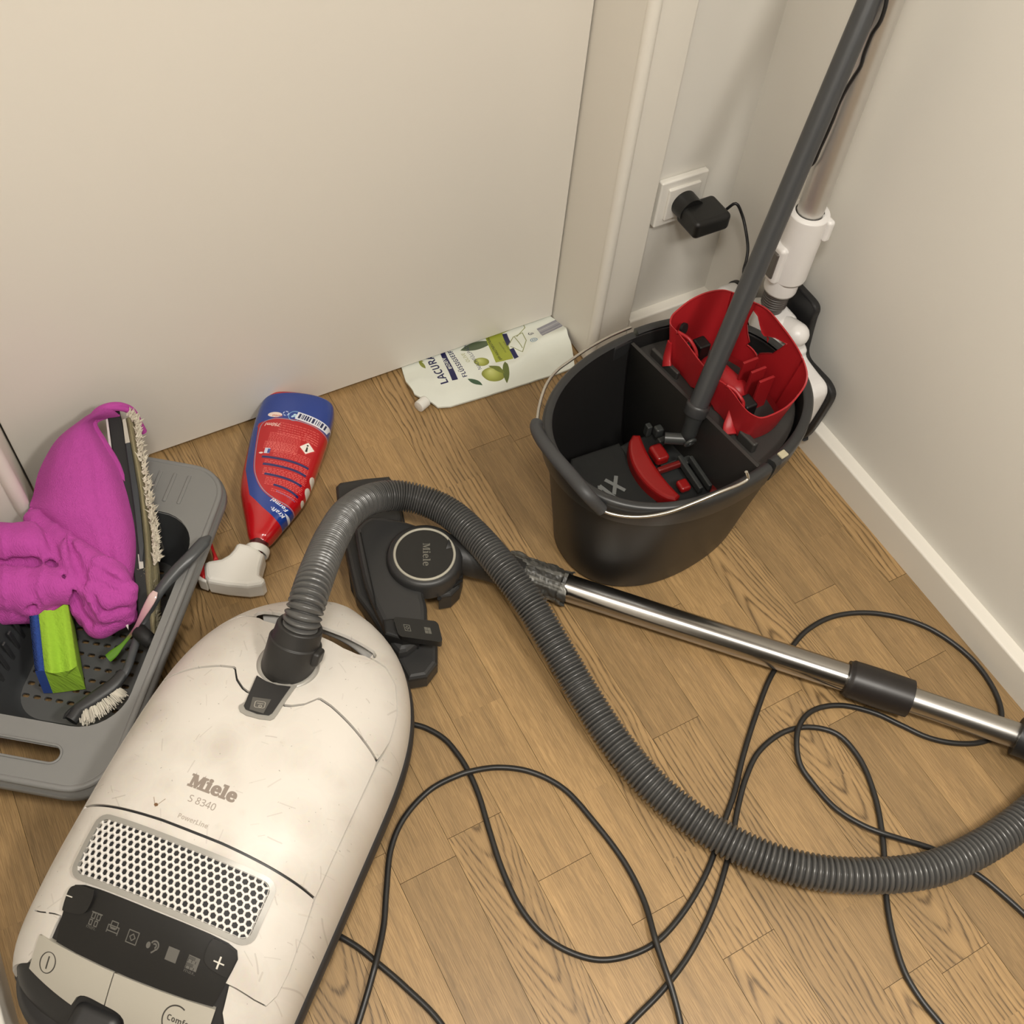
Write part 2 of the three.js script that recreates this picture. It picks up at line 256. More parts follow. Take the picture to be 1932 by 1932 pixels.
// ---------------------------------------------------------------- mop bucket
const bucketMat = std(lin(0.0145, 0.014, 0.0138), 0.42, { bumpMap: grainBump, bumpScale: 0.00003 });
const bucketRimMat = std(lin(0.024, 0.0245, 0.025), 0.36);
const wireMat = std(lin(0.62, 0.60, 0.55), 0.28, { metalness: 1 });
{
  const b = thing('mop_bucket', 'dark grey oval plastic mop bucket with a wire bail and black grip', 'bucket', V(0.687, 0, -0.66), 0.131);
  const A = 0.187, B = 0.137, N = 2.2, C = 88;
  const ring = (da, db, y) => superRing(A + da, B + db, N, C, (x, z) => V(x, y, z));
  obj('bucket_body', [loft([ring(-0.052, -0.047, 0.002), ring(-0.040, -0.036, 0.001), ring(-0.034, -0.031, 0.006), ring(-0.028, -0.026, 0.05), ring(-0.012, -0.012, 0.16), ring(-0.004, -0.004, 0.205), ring(-0.002, -0.002, 0.245), ring(-0.005, -0.005, 0.2475), ring(-0.007, -0.007, 0.245), ring(-0.009, -0.009, 0.2), ring(-0.034, -0.031, 0.05), ring(-0.041, -0.037, 0.012), ring(-0.06, -0.055, 0.008)])], bucketMat, b);
  // rolled rim band in two halves, the wringer insert carries the right one
  const halfRim = (from, to, out, y0, y1) => {
    const prof = [[-0.008, y1 - 0.002], [-0.005, y1], [out, y1], [out + 0.004, y1 - 0.004], [out + 0.0045, y1 - 0.014], [out + 0.002, y0 + 0.004], [out - 0.001, y0], [0.0, y0]];
    const M = 60, rows = [];
    for (let i = 0; i <= M; i++) { const t = lerp(from, to, i / M), c = Math.cos(t), s = Math.sin(t), ux = Math.sign(c) * Math.abs(c) ** (2 / N), uz = Math.sign(s) * Math.abs(s) ** (2 / N), l = Math.hypot(ux * A, uz * B); rows.push(prof.map(([o, y]) => V(ux * A + ux * A / l * o, y, uz * B + uz * B / l * o))); }
    const g = gridGeo(M, prof.length - 1, (u, v) => rows[Math.round(u * M)][Math.round(v * (prof.length - 1))].clone());
    const caps = [0, M].map(k => { const r = rows[k], pos = [], idx = []; r.forEach(p => pos.push(p.x, p.y, p.z)); for (let i = 1; i < r.length - 1; i++) k ? idx.push(0, i, i + 1) : idx.push(0, i + 1, i); const d = new THREE.BufferGeometry(); d.setIndex(idx); d.setAttribute('position', new THREE.Float32BufferAttribute(pos, 3)); d.computeVertexNormals(); return d; });
    return merge([g, ...caps]);
  };
  obj('rim', halfRim(1.42, 2 * Math.PI - 1.42, 0.001, 0.208, 0.25), bucketRimMat, b);
  obj('rim', halfRim(-1.40, 1.40, 0.002, 0.214, 0.2545), bucketRimMat, b);
  // insert tray that carries the wringer: divider wall plus a recessed deck
  const deck = []; for (let i = 0; i <= 28; i++) { const t = lerp(-1.40, 1.40, i / 28), c = Math.cos(t), s = Math.sin(t); deck.push([(A - 0.012) * Math.abs(c) ** (2 / N), (B - 0.012) * Math.sign(s) * Math.abs(s) ** (2 / N)]); }
  obj('insert_tray', [plan([[0.024, -0.124], ...deck, [0.024, 0.124]], 0.224, 0.229, 0.001), loft([[0.06, 0.100], [0.15, 0.116], [0.243, 0.126]].map(([y, z]) => [V(0.022, y, -z), V(0.022, y, z), V(0.027, y, z), V(0.027, y, -z)])), boxAB(0.027, 0.033, 0.229, 0.2365, -0.125, 0.124, 0.001), boxAB(0.041, 0.047, 0.228, 0.242, -0.105, -0.05, 0.002), boxAB(0.041, 0.050, 0.228, 0.246, 0.07, 0.10, 0.003), boxAB(0.05, 0.06, 0.228, 0.240, -0.03, 0.03, 0.003)], std(lin(0.03, 0.028, 0.026), 0.5), b);
  for (const s of [-1, 1]) { const hinge = obj('bail_lug', [rbox(0.036, 0.03, 0.012, 0.005, 0.012, 0.232, s * 0.1345), rbox(0.012, 0.014, 0.010, 0.003, 0.045, 0.244, s * 0.136)], bucketRimMat, b); hinge.userData.label = 'hinge lug of the wire bail'; }
  obj('paint_chip', rbox(0.012, 0.004, 0.01, 0.0015, 0.055, 0.2555, 0.134), std(lin(0.42, 0.38, 0.26), 0.7), b);
  // wire bail resting on the rim, grip at the left end of the bucket
  const bail = [V(0.6807,0.2845,-0.5173), V(0.6837,0.2735,-0.5134), V(0.6727,0.272,-0.5119), V(0.6433,0.273,-0.512), V(0.6093,0.2635,-0.5168), V(0.5796,0.2505,-0.5256), V(0.5523,0.2405,-0.5396), V(0.5289,0.237,-0.5561), V(0.5141,0.2395,-0.5701), V(0.4972,0.266,-0.5836), V(0.494,0.266,-0.6149), V(0.4904,0.266,-0.6488), V(0.4911,0.262,-0.6851), V(0.4959,0.258,-0.7052), V(0.5014,0.256,-0.712), V(0.5216,0.25,-0.7401), V(0.5455,0.25,-0.7657), V(0.5722,0.248,-0.7839), V(0.6002,0.248,-0.7928), V(0.6319,0.248,-0.8014), V(0.6695,0.248,-0.8078), V(0.7059,0.247,-0.8108)];
  const wires = [bail.slice(0, 10), bail.slice(13)];
  for (const w of wires) obj('bail', into(b, tube(w, 0.0021, 60, 10)), wireMat, b);
  const grip = obj('grip', into(b, tube(bail.slice(8, 15), (s, t) => 0.0088 * (0.72 + 0.28 * Math.sin(Math.PI * clamp(t * 1.02, 0.06, 0.94)) ** 0.4), 50, 16, true, 1, 1.05)), std(lin(0.04, 0.041, 0.043), 0.5), b);
  grip.userData.label = 'black plastic grip of the bail';
}
// ---------------------------------------------------------------- red wringer
{
  const rim = [V(0.7222,0.3,-0.7536),V(0.73,0.303,-0.7627),V(0.7418,0.308,-0.7657),V(0.7609,0.314,-0.7686),V(0.7837,0.32,-0.7667),V(0.8021,0.325,-0.758),V(0.809,0.328,-0.7471),V(0.8182,0.333,-0.72),V(0.8272,0.335,-0.6967),V(0.827,0.335,-0.6675),V(0.8251,0.333,-0.6348),V(0.8225,0.328,-0.6101),V(0.8181,0.32,-0.5916),V(0.8121,0.313,-0.5837),V(0.7967,0.305,-0.5763),V(0.7792,0.298,-0.572),V(0.7561,0.293,-0.5722),V(0.7427,0.291,-0.5756),V(0.7359,0.29,-0.5874),V(0.734,0.29,-0.6007),V(0.7352,0.29,-0.6176),V(0.7354,0.29,-0.639),V(0.7294,0.29,-0.6578),V(0.7268,0.291,-0.6872),V(0.7271,0.293,-0.7168),V(0.7254,0.296,-0.7406)];
  const C = V(0.7702, 0, -0.6681), w = thing('mop_wringer', 'bright red plastic wringer basket set in the bucket rim', 'wringer', C.clone().setY(0.229));
  const red = std(lin(0.33, 0.010, 0.014), 0.45), redIn = std(lin(0.27, 0.007, 0.010), 0.5);
  const rc = curve(rim, true), lowAt = (u, sc, y) => { const p = rc.getPoint(u); return V(C.x + (p.x - C.x) * sc, y, C.z + (p.z - C.z) * sc); };
  const wall = (u, v, o) => { const U = ((u / 26) % 1 + 1) % 1, a = rc.getPoint(U), b = lowAt(U, 0.86, 0.231), p = a.clone().lerp(b, v), r = V(p.x - C.x, 0, p.z - C.z); const l = r.length(); return p.addScaledVector(r, o / l); };
  const hole = [[7.33, .115], [7.66, .167], [7.95, .266], [8.23, .341], [8.46, .347], [8.67, .294], [9.11, .211], [9.71, .121], [9.53, .264], [9.29, .422], [8.56, .621], [8.53, .679], [8.18, .66], [7.63, .649], [7.75, .589], [7.47, .485], [7.26, .359], [7.24, .249]];
  const uv0 = () => [0, 0];
  const seg1 = patch([[6, 0], [7.33, 0], [7.33, .115], ...hole.slice(1).reverse().map(h => h).reverse().slice().reverse(), [7.33, .115], [7.33, 0], [11, 0], [11, 1], [6, 1]].filter(Boolean), 0.25, 0.08, wall, 0.0011, 0.0022, uv0);
  const seg2 = patch([[11, 0], [32, 0], [32, 1], [30.4, 1], [29.9, .86], [29.3, .82], [28.7, .9], [28.5, 1], [23.4, 1], [22.9, .85], [22.2, .8], [21.6, .88], [21.3, 1], [11, 1]], 0.25, 0.1, wall, 0.0011, 0.0022, uv0);
  obj('basket_wall', [into(w, seg1), into(w, seg2)], red, w);
  // inner funnel
  const ringAt = (sc, y) => { const R = []; for (let i = 0; i < 52; i++) R.push(lowAt(1 - i / 52, sc, y)); return R; };
  obj('funnel', into(w, loft([ringAt(0.84, 0.24), ringAt(0.80, 0.22), ringAt(0.62, 0.15), ringAt(0.5, 0.13)], false, true)), redIn, w);
  const fin = (z0, t) => into(w, boxAB(0.800 - t, 0.806, 0.17, 0.285, z0 - 0.002, z0 + 0.002, 0.001).applyMatrix4(new THREE.Matrix4()));
  for (const z of [-0.665, -0.647, -0.629]) obj('fin', fin(z, 0.018), redIn, w);
  obj('roller', into(w, along(new THREE.CapsuleGeometry(0.017, 0.05, 8, 20), V(0.778, 0.235, -0.685), V(0.15, 0.02, 1))), red, w);
  obj('clip', into(w, boxAB(0.757, 0.776, 0.175, 0.262, -0.634, -0.612, 0.003)), std(0x0b0b0c, 0.5), w);
  obj('clip', into(w, boxAB(0.757, 0.776, 0.175, 0.268, -0.742, -0.722, 0.003)), std(0x0b0b0c, 0.5), w);
  for (const p of [[V(0.7347,0.291,-0.6384), V(0.7424,0.287,-0.6288), V(0.7451,0.281,-0.6137), V(0.7369,0.286,-0.6031)], [V(0.7247,0.297,-0.7398), V(0.7379,0.288,-0.7286), V(0.7378,0.284,-0.7119), V(0.7298,0.288,-0.6991)]]) obj('lip', into(w, tube(p, 0.0026, 20, 8)), red, w);
  for (const p of [[V(0.7434,0.262,-0.6235), V(0.7395,0.25,-0.6178), V(0.7324,0.24,-0.6096), V(0.7292,0.236,-0.601)], [V(0.7247,0.27,-0.7484), V(0.724,0.255,-0.7462), V(0.7207,0.243,-0.7409), V(0.7182,0.238,-0.7354)]]) obj('foot', into(w, tube(p, (s, t) => lerp(0.004, 0.008, t), 16, 12, true, 0.5, 1.15)), red, w);
  obj('pivot', into(w, along(new THREE.CylinderGeometry(0.008, 0.008, 0.004, 18), V(0.7464,0.2823,-0.752), V(0.4, 0.3, 1))), std(0x0b0b0c, 0.6), w);
}
// ---------------------------------------------------------------- mop
{
  const foot = V(0.7075,0.25,-0.6496), top = V(0.9014, 0.6958, -0.7708), d = top.clone().sub(foot).normalize();
  const m = thing('flat_mop', 'flat mop with a long dark grey pole leaning from the bucket into the corner', 'mop', V(foot.x, 0.14, foot.z));
  const poleMat = std(lin(0.040, 0.041, 0.043), 0.36, { bumpMap: lumpBump, bumpScale: 0.0001 });
  const end = foot.clone().addScaledVector(d, 0.80);
  obj('pole', into(m, tube([foot, foot.clone().lerp(end, 0.5), end], 0.0129, 8, 28)), poleMat, m);
  obj('collar', into(m, along(lathe([[0.0129, -0.012], [0.0152, -0.011], [0.0156, 0.0], [0.0158, 0.004], [0.0129, 0.005]]), foot, d)), std(lin(0.03, 0.03, 0.031), 0.4), m);
  const J = V(0.6926,0.205,-0.636);
  const dk = std(lin(0.020, 0.021, 0.021), 0.45), dk2 = std(lin(0.032, 0.034, 0.033), 0.35), redM = std(lin(0.22, 0.006, 0.006), 0.3), redD = std(lin(0.13, 0.006, 0.005), 0.4);
  const sd = foot.clone().sub(J), sl = sd.length(); sd.normalize();
  obj('socket', into(m, along(lathe([[0, 0], [0.0085, 0.0], [0.0105, 0.01], [0.0105, sl * 0.5], [0.0125, sl * 0.75], [0.013, sl]]), J, sd)), dk, m);
  obj('joint', [into(m, along(new THREE.TorusGeometry(0.0068, 0.0026, 10, 24), J.clone().add(V(-0.001, 0.004, 0.008)), V(0.1, 1, 0.3)).applyMatrix4(new THREE.Matrix4())), into(m, along(new THREE.CylinderGeometry(0.008, 0.008, 0.03, 20), J, V(0.8, 0.1, 0.55)).translate(-0.012, 0, -0.008))], dk2, m);
  // head plate: long axis u runs up from the front left wall to the back of the bucket
  const a = V(0.5333,0.16,-0.6515), c0 = V(0.6815,0.16,-0.6422), u = c0.clone().sub(a).setY(0).normalize(), wv = V(-u.z, 0, u.x), tilt = V(0, 0, 0);
  const at = (s, t, y) => c0.clone().addScaledVector(u, s).addScaledVector(wv, t).add(V(0, y, 0));
  const frame = new THREE.Matrix4().makeBasis(u, V(0, 1, 0), wv).setPosition(c0);
  const loc = g => into(m, g.applyMatrix4(frame));
  const tex = canvas(512, 256, (g) => { g.fillStyle = '#0d0e0c'; g.fillRect(0, 0, 512, 256); for (let i = 0; i < 2600; i++) { g.fillStyle = rnd() < 0.5 ? 'rgba(60,62,56,0.12)' : 'rgba(0,0,0,0.25)'; g.fillRect(rnd() * 512, rnd() * 256, 2, 3); } });
  const W2 = 0.062;
  const pad = obj('pad', loc(plan([[-0.142, -0.03], [-0.12, -W2], [-0.045, -W2], [-0.045, W2], [-0.13, W2 - 0.006], [-0.142, W2 - 0.016]].map(p => p), -0.028, -0.012, 0.004)), std(0xffffff, 0.85, { map: tex }), m); pad.userData.label = 'black microfibre mop pad';
  const L = (ch, s, t) => { const G = []; let lay = 0; const bar = (x0, y0, x1, y1, w = 0.0052) => { lay += 0.00012; x0 *= 0.95; x1 *= 0.95; const A = V(s + x0, -0.0112, t + y0), Bv = V(s + x1, -0.0112, t + y1), dd = Bv.clone().sub(A), ln = dd.length(); G.push(box(ln, 0.0008, w).rotateY(-Math.atan2(dd.z, dd.x)).translate((A.x + Bv.x) / 2, A.y + lay, (A.z + Bv.z) / 2)); };
    if (ch === 'X') { bar(-0.009, -0.013, 0.009, 0.013); bar(-0.009, 0.013, 0.009, -0.013); }
    if (ch === 'A') { bar(-0.011, 0.013, 0, -0.013); bar(0.011, 0.013, 0, -0.013); bar(-0.006, 0.004, 0.006, 0.004, 0.004); }
    if (ch === 'M') { bar(-0.011, 0.013, -0.011, -0.013); bar(0.011, 0.013, 0.011, -0.013); bar(-0.011, -0.013, 0, 0.006); bar(0, 0.006, 0.011, -0.013); } return G; };
  const let3 = obj('lettering', [...L('A', -0.106, 0.008), ...L('X', -0.086, 0.002)].map(loc), std(lin(0.13, 0.135, 0.13), 0.7), m); let3.userData.label = 'grey printed lettering';
  obj('plate', [plan([[-0.05, -W2 + 0.004], [-0.03, -W2], [0.035, -W2], [0.06, -0.04], [0.06, 0.045], [0.035, W2 + 0.004], [-0.03, W2 + 0.006], [-0.052, W2]], -0.026, -0.016, 0.004)].map(loc), dk, m);
  const clip = s => { const o = [], p = []; for (let i = 0; i <= 16; i++) { const t = lerp(-0.056, 0.064, i / 16), k = 1 - ((t - 0.004) / 0.06) ** 2; o.push([s * (0.030 + 0.026 * Math.max(0, k) ** 0.7), t]); p.push([s * (0.020 + 0.007 * Math.max(0, k)), t * 0.92]); } return plan([...o, ...p.reverse()], -0.017, 0.006, 0.005); };
  obj('clip', loc(clip(-1)), redM, m); obj('clip', loc(clip(1).translate(0.01, -0.02, 0)), redD, m);
  obj('latch', loc(rbox(0.02, 0.016, 0.028, 0.005, -0.012, 0.002, -0.014)), redM, m);
  obj('latch', loc(rbox(0.044, 0.010, 0.008, 0.003, -0.004, -0.003, 0.008)), redD, m);
  obj('latch', loc(rbox(0.016, 0.010, 0.018, 0.004, -0.006, 0.0, 0.044)), redM, m);
  obj('yoke', [rbox(0.007, 0.012, 0.06, 0.002, 0.012, 0.0, 0.03), rbox(0.006, 0.012, 0.055, 0.002, 0.026, 0.0, 0.034), rbox(0.03, 0.01, 0.009, 0.002, 0.010, 0.006, -0.030), rbox(0.012, 0.016, 0.012, 0.003, 0.004, 0.008, -0.046), rbox(0.008, 0.02, 0.01, 0.002, -0.006, 0.004, -0.056), rbox(0.05, 0.006, 0.012, 0.002, 0.01, -0.008, 0.004)].map(loc), dk2, m);
}
// ---------------------------------------------------------------- cordless stick vacuum standing in the corner
{
  const X = 0.935, Z = -0.775, s = thing('stick_vacuum', 'upright cordless stick vacuum with a brushed metal tube and white head in the corner', 'vacuum', V(X, 0, Z));
  const white = std(lin(0.74, 0.72, 0.70), 0.35), black = std(lin(0.012, 0.012, 0.013), 0.4), grey = std(lin(0.42, 0.41, 0.39), 0.4), steel = std(lin(0.62, 0.60, 0.57), 0.42, { metalness: 0.85 });
  const side = [[0.012, 0.252], [0.036, 0.251], [0.046, 0.243], [0.047, 0.225], [0.052, 0.188], [0.056, 0.168], [0.066, 0.160], [0.09, 0.160], [0.112, 0.160], [0.127, 0.153], [0.132, 0.140], [0.130, 0.11], [0.124, 0.06], [0.116, 0.035], [0.10, 0.030]];
  const prof = (pts, x0, x1, bev) => { const full = [...pts, ...pts.slice().reverse().map(p => [-p[0], p[1]])]; const sh = new THREE.Shape(new THREE.SplineCurve([...full, full[0]].map(p => new THREE.Vector2(p[0], p[1]))).getPoints(120)); const g = new THREE.ExtrudeGeometry(sh, { depth: x1 - x0 - 2 * bev, bevelEnabled: true, bevelSize: bev, bevelThickness: bev, bevelOffset: -bev, bevelSegments: 3 }); return g.rotateY(-Math.PI / 2).translate(x1 - bev - X, 0, 0); };
  obj('bumper', prof(side, 0.966, 0.978, 0.003), black, s);
  const shell = [[0.03, 0.196], [0.05, 0.190], [0.062, 0.182], [0.066, 0.172], [0.09, 0.168], [0.113, 0.166], [0.124, 0.158], [0.127, 0.142], [0.124, 0.10], [0.118, 0.06], [0.108, 0.04], [0.09, 0.036]].map(p => [p[0] * 0.985, p[1] * 0.985]);
  obj('head_shell', prof(shell, 0.935, 0.968, 0.008), white, s);
  obj('inlay', prof([[0.04, 0.135], [0.085, 0.135], [0.098, 0.12], [0.095, 0.07], [0.07, 0.055]], 0.929, 0.937, 0.002), grey, s);
  for (const k of [-1, 0, 1]) obj('vent_slot', box(0.006, 0.010, 0.0022, 0.0, 0.163, 0.075 + k * 0.006), black, s);
  // neck, articulated joint and connector, then the tube
  obj('neck', [rbox(0.05, 0.05, 0.052, 0.012, -0.002, 0.20, 0.01), along(new THREE.CapsuleGeometry(0.018, 0.035, 6, 16), V(0.004, 0.21, 0.035), V(0, 0.3, 1))], white, s);
  const hosePts = []; for (let i = 0; i < 8; i++) hosePts.push(new THREE.TorusGeometry(0.0165, 0.0022, 8, 28).rotateX(Math.PI / 2).translate(-0.006, 0.236 + i * 0.0042, 0.0));
  obj('flex_hose', [...hosePts, new THREE.CylinderGeometry(0.0155, 0.0155, 0.045, 24).translate(-0.006, 0.248, 0)], std(lin(0.07, 0.06, 0.055), 0.4), s);
  obj('collar', lathe([[0.0175, 0.262], [0.0225, 0.262], [0.0235, 0.266], [0.0235, 0.29], [0.0215, 0.294]]).translate(-0.004, 0, 0), white, s);
  obj('connector', [lathe([[0.021, 0.286], [0.0262, 0.286], [0.0272, 0.29], [0.0272, 0.335], [0.0268, 0.336], [0.0272, 0.337], [0.028, 0.395], [0.0265, 0.398], [0.0195, 0.398]]), rbox(0.012, 0.034, 0.022, 0.005, 0.016, 0.380, 0.020), rbox(0.018, 0.062, 0.03, 0.006, -0.026, 0.318, -0.004)], white, s);
  const rel = obj('release_button', rbox(0.008, 0.044, 0.021, 0.003, -0.0335, 0.318, -0.004), std(lin(0.10, 0.09, 0.08), 0.35), s); rel.userData.label = 'grey release button';
  obj('tube', tube([V(0, 0.385, 0), V(0, 0.9, 0), V(0, 1.3, 0)], 0.0178, 4, 40), steel, s);
}
// ---------------------------------------------------------------- wall socket, charger and its cable
{
  const o = thing('wall_socket', 'square white power socket on the wall beside the door frame', 'socket', V(0.890, 0.283, ZB));
  const pm = std(lin(0.78, 0.755, 0.70), 0.3);
  obj('frame', [rbox(0.083, 0.081, 0.011, 0.003, 0, 0, 0.0055)], pm, o);
  obj('insert', [rbox(0.056, 0.055, 0.006, 0.002, 0, 0, 0.0125)], pm, o);
  const ad = thing('charger_plug', 'black plug-in charger in the wall socket', 'charger', V(0.897, 0.277, ZB + 0.0145));
  const bm = std(lin(0.011, 0.011, 0.011), 0.42);
  obj('plug', new THREE.CylinderGeometry(0.020, 0.0205, 0.024, 32).rotateX(Math.PI / 2).translate(-0.006, 0.004, 0.012), bm, ad);
  obj('adapter_body', rbox(0.064, 0.030, 0.052, 0.008, 0.008, -0.001, 0.036, 5), bm, ad);
  obj('strain_relief', along(new THREE.CylinderGeometry(0.0028, 0.0036, 0.012, 14), V(0.036, 0.004, 0.040), V(1, 0.1, 0)), bm, ad);
  const cb = thing('charger_cable', 'thin black cable running from the charger up along the metal tube', 'cable', V(0.944, 0.28, -0.93));
  const lo = [V(0.942, 0.2815, -0.93), V(0.9486,0.2955,-0.922), V(0.9598,0.2774,-0.914), V(0.96,0.2573,-0.895), V(0.9575,0.2398,-0.88), V(0.9511,0.2277,-0.87), V(0.9418,0.2187,-0.86), V(0.9447,0.2017,-0.85), V(0.945,0.2155,-0.84)];
  const up = [V(0.895,0.3253,-0.7933), V(0.9,0.3998,-0.7917), V(0.908,0.4629,-0.7898), V(0.911,0.4764,-0.7783), V(0.91,0.5048,-0.7737), V(0.91,0.5275,-0.7714), V(0.91,0.5474,-0.7701), V(0.91,0.5684,-0.7697), V(0.91,0.5907,-0.7663), V(0.91,0.6073,-0.7623), V(0.91,0.6236,-0.7584), V(0.91,0.637,-0.7599), V(0.91,0.6486,-0.7596), V(0.91,0.6623,-0.7587), V(0.91,0.6777,-0.7543), V(0.91,0.6922,-0.7542), V(0.91,0.7058,-0.7573), V(0.911, 0.78, -0.79), V(0.915, 0.95, -0.79)];
  obj('cord', into(cb, tube([...lo, ...up], 0.0023, 260, 10)), std(lin(0.008, 0.008, 0.009), 0.4), cb);
}

// ---------------------------------------------------------------- floor nozzle, wand and suction hose
const blackPl = std(lin(0.020, 0.0195, 0.019), 0.48, { bumpMap: grainBump, bumpScale: 0.00003 });
const blackPl2 = std(lin(0.030, 0.030, 0.030), 0.42);
{
  const n = thing('floor_nozzle', 'black vacuum floor head with a round disc and foot pedal on the parquet', 'vacuum head', V(0.2948,0,-0.7221));
  const put = g => into(n, g);
  obj('base', put(plan([[0.2842,-0.8812],[0.2927,-0.8855],[0.3288,-0.8766],[0.3616,-0.8652],[0.3633,-0.8379],[0.3471,-0.7889],[0.3195,-0.7476],[0.2919,-0.6848],[0.3057,-0.6504],[0.3022,-0.5851],[0.2909,-0.5622],[0.27,-0.5506],[0.246,-0.5575],[0.245,-0.6006],[0.2417,-0.6639],[0.2365,-0.701],[0.2499,-0.7622],[0.2663,-0.828]], 0.008, 0.042, 0.007)), blackPl, n);
  obj('sole', put(plan([[0.2888,-0.8875],[0.3312,-0.8842],[0.3717,-0.8605],[0.354,-0.7955],[0.3079,-0.6806],[0.3027,-0.592],[0.2916,-0.5695],[0.2511,-0.5657],[0.2405,-0.6632],[0.2412,-0.7323]], 0.001, 0.014, 0.003)), std(lin(0.012, 0.012, 0.012), 0.7), n);
  obj('hood', put(plan([[0.2741,-0.7906],[0.3042,-0.8008],[0.3436,-0.7718],[0.361,-0.7485],[0.3725,-0.7088],[0.3541,-0.6749],[0.3321,-0.669],[0.3165,-0.6564],[0.3097,-0.6326],[0.2887,-0.5989],[0.2478,-0.5892],[0.2468,-0.6459],[0.2504,-0.698],[0.2619,-0.7484]], 0.036, 0.060, 0.009, 3)), blackPl2, n);
  obj('seam', put(tube([V(0.279,0.0605,-0.7793), V(0.2673,0.0615,-0.7317), V(0.2554,0.0605,-0.6829), V(0.2489,0.059,-0.6601)], 0.0009, 20, 6)), std(0x050505, 0.8), n);
  obj('seam', put(tube([V(0.2943,0.0545,-0.793), V(0.3207,0.056,-0.7871), V(0.3443,0.0555,-0.7681)], 0.0009, 20, 6)), std(0x050505, 0.8), n);
  const dc = V(0.3395,0.072,-0.7023);
  const dT = canvas(512, 512, (g) => {
    g.fillStyle = '#1d1d1c'; g.fillRect(0, 0, 512, 512); for (let i = 0; i < 900; i++) { g.fillStyle = `rgba(120,120,112,${rnd() * 0.06})`; g.fillRect(rnd() * 512, rnd() * 512, 1 + rnd() * 16, 1); }
    g.save(); g.translate(258, 262); g.rotate(2.02); g.fillStyle = 'rgba(118,116,106,0.9)'; g.font = 'bold 84px serif'; g.textAlign = 'center'; g.fillText('Miele', 0, 18); g.restore(); });
  const top = new THREE.CircleGeometry(0.0405, 64).rotateX(-Math.PI / 2).translate(dc.x, dc.y + 0.0012, dc.z);
  obj('disc', [put(lathe([[0.052, -0.03], [0.0515, -0.006], [0.0485, -0.001], [0.0445, 0.0005], [0.0405, 0.001]], 72).translate(dc.x, dc.y, dc.z))], blackPl2, n);
  const face = obj('disc_face', put(top), std(0xffffff, 0.38, { map: dT }), n); face.userData.label = 'round black disc with lettering';
  obj('ring', put(new THREE.TorusGeometry(0.0405, 0.0019, 10, 80).rotateX(Math.PI / 2).translate(dc.x, dc.y + 0.001, dc.z)), std(lin(0.42, 0.40, 0.33), 0.4), n);
  const wheel = V(0.3591,0.025,-0.6691);
  obj('wheel_guard', put(plan([[0.3354,-0.6495],[0.3523,-0.6449],[0.3686,-0.6517],[0.3813,-0.6671],[0.3874,-0.6822],[0.3712,-0.694],[0.3507,-0.6774]], 0.004, 0.042, 0.006)), blackPl, n);
  for (let k = 0; k < 5; k++) { const a = V(0.3802,0.043,-0.6779).lerp(V(0.3708,0.043,-0.6561), k / 4); obj('rib', put(box(0.016, 0.004, 0.0022).rotateY(0.2).translate(a.x - 0.004, a.y, a.z)), std(0x0a0a0a, 0.6), n); }
  obj('screw', put(new THREE.CylinderGeometry(0.003, 0.003, 0.002, 16).translate(...V(0.3348,0.042,-0.6467).toArray())), std(0x080808, 0.6), n);
  // foot pedal
  const pT = canvas(256, 128, (g) => { g.fillStyle = '#191918'; g.fillRect(0, 0, 256, 128); g.strokeStyle = g.fillStyle = '#77756c'; g.lineWidth = 3; g.strokeRect(50, 46, 32, 38); g.beginPath(); g.moveTo(66, 55); g.lineTo(75, 65); g.lineTo(66, 75); g.lineTo(57, 65); g.closePath(); g.stroke(); for (let r = 0; r < 2; r++) for (let c = 0; c < 2; c++) for (let k = 0; k < 4; k++) { if ((r + c) % 2) g.fillRect(166 + c * 19 + k * 4.4, 47 + r * 20, 3, 18); else g.fillRect(166 + c * 19, 47 + r * 20 + k * 4.6, 17, 3); } });
  const pq = [V(0.2587,0.083,-0.6288), V(0.3074,0.083,-0.5969), V(0.2999,0.083,-0.5664), V(0.2534,0.083,-0.5997)];
  const bil = (u, v, dy = 0) => pq[0].clone().lerp(pq[1], u).lerp(pq[3].clone().lerp(pq[2], u), v).add(V(0, dy, 0));
  const rpoly = []; for (const [cx, cy, a0] of [[0.91, 0.8, 0], [0.09, 0.8, 1], [0.09, 0.2, 2], [0.91, 0.2, 3]]) for (let k = 0; k <= 5; k++) { const a = (a0 + k / 5) * Math.PI / 2; rpoly.push([cx + 0.09 * Math.cos(a), cy + 0.2 * Math.sin(a)]); }
  const pedal = obj('pedal', put(patch(rpoly, 0.1, 0.1, (u, v, o) => bil(u, v, o), 0, 0.013, (u, v) => [u, 1 - v])), std(0xffffff, 0.4, { map: pT }), n); pedal.userData.label = 'rocker pedal with two floor symbols';
  obj('pedal_mount', put(plan([[0.2469,-0.6349],[0.2715,-0.6262],[0.2772,-0.5905],[0.2577,-0.5968],[0.2403,-0.614]], 0.04, 0.076, 0.004)), std(lin(0.010, 0.010, 0.010), 0.6), n);
  obj('neck', put(tube([V(0.3721,0.05,-0.7077), V(0.3969,0.044,-0.6883), V(0.4263,0.038,-0.6646), V(0.457,0.032,-0.6354)], (s, t) => lerp(0.026, 0.023, t), 24, 24)), blackPl, n);
}
const steelM = std(lin(0.42, 0.405, 0.385), 0.2, { metalness: 1 });
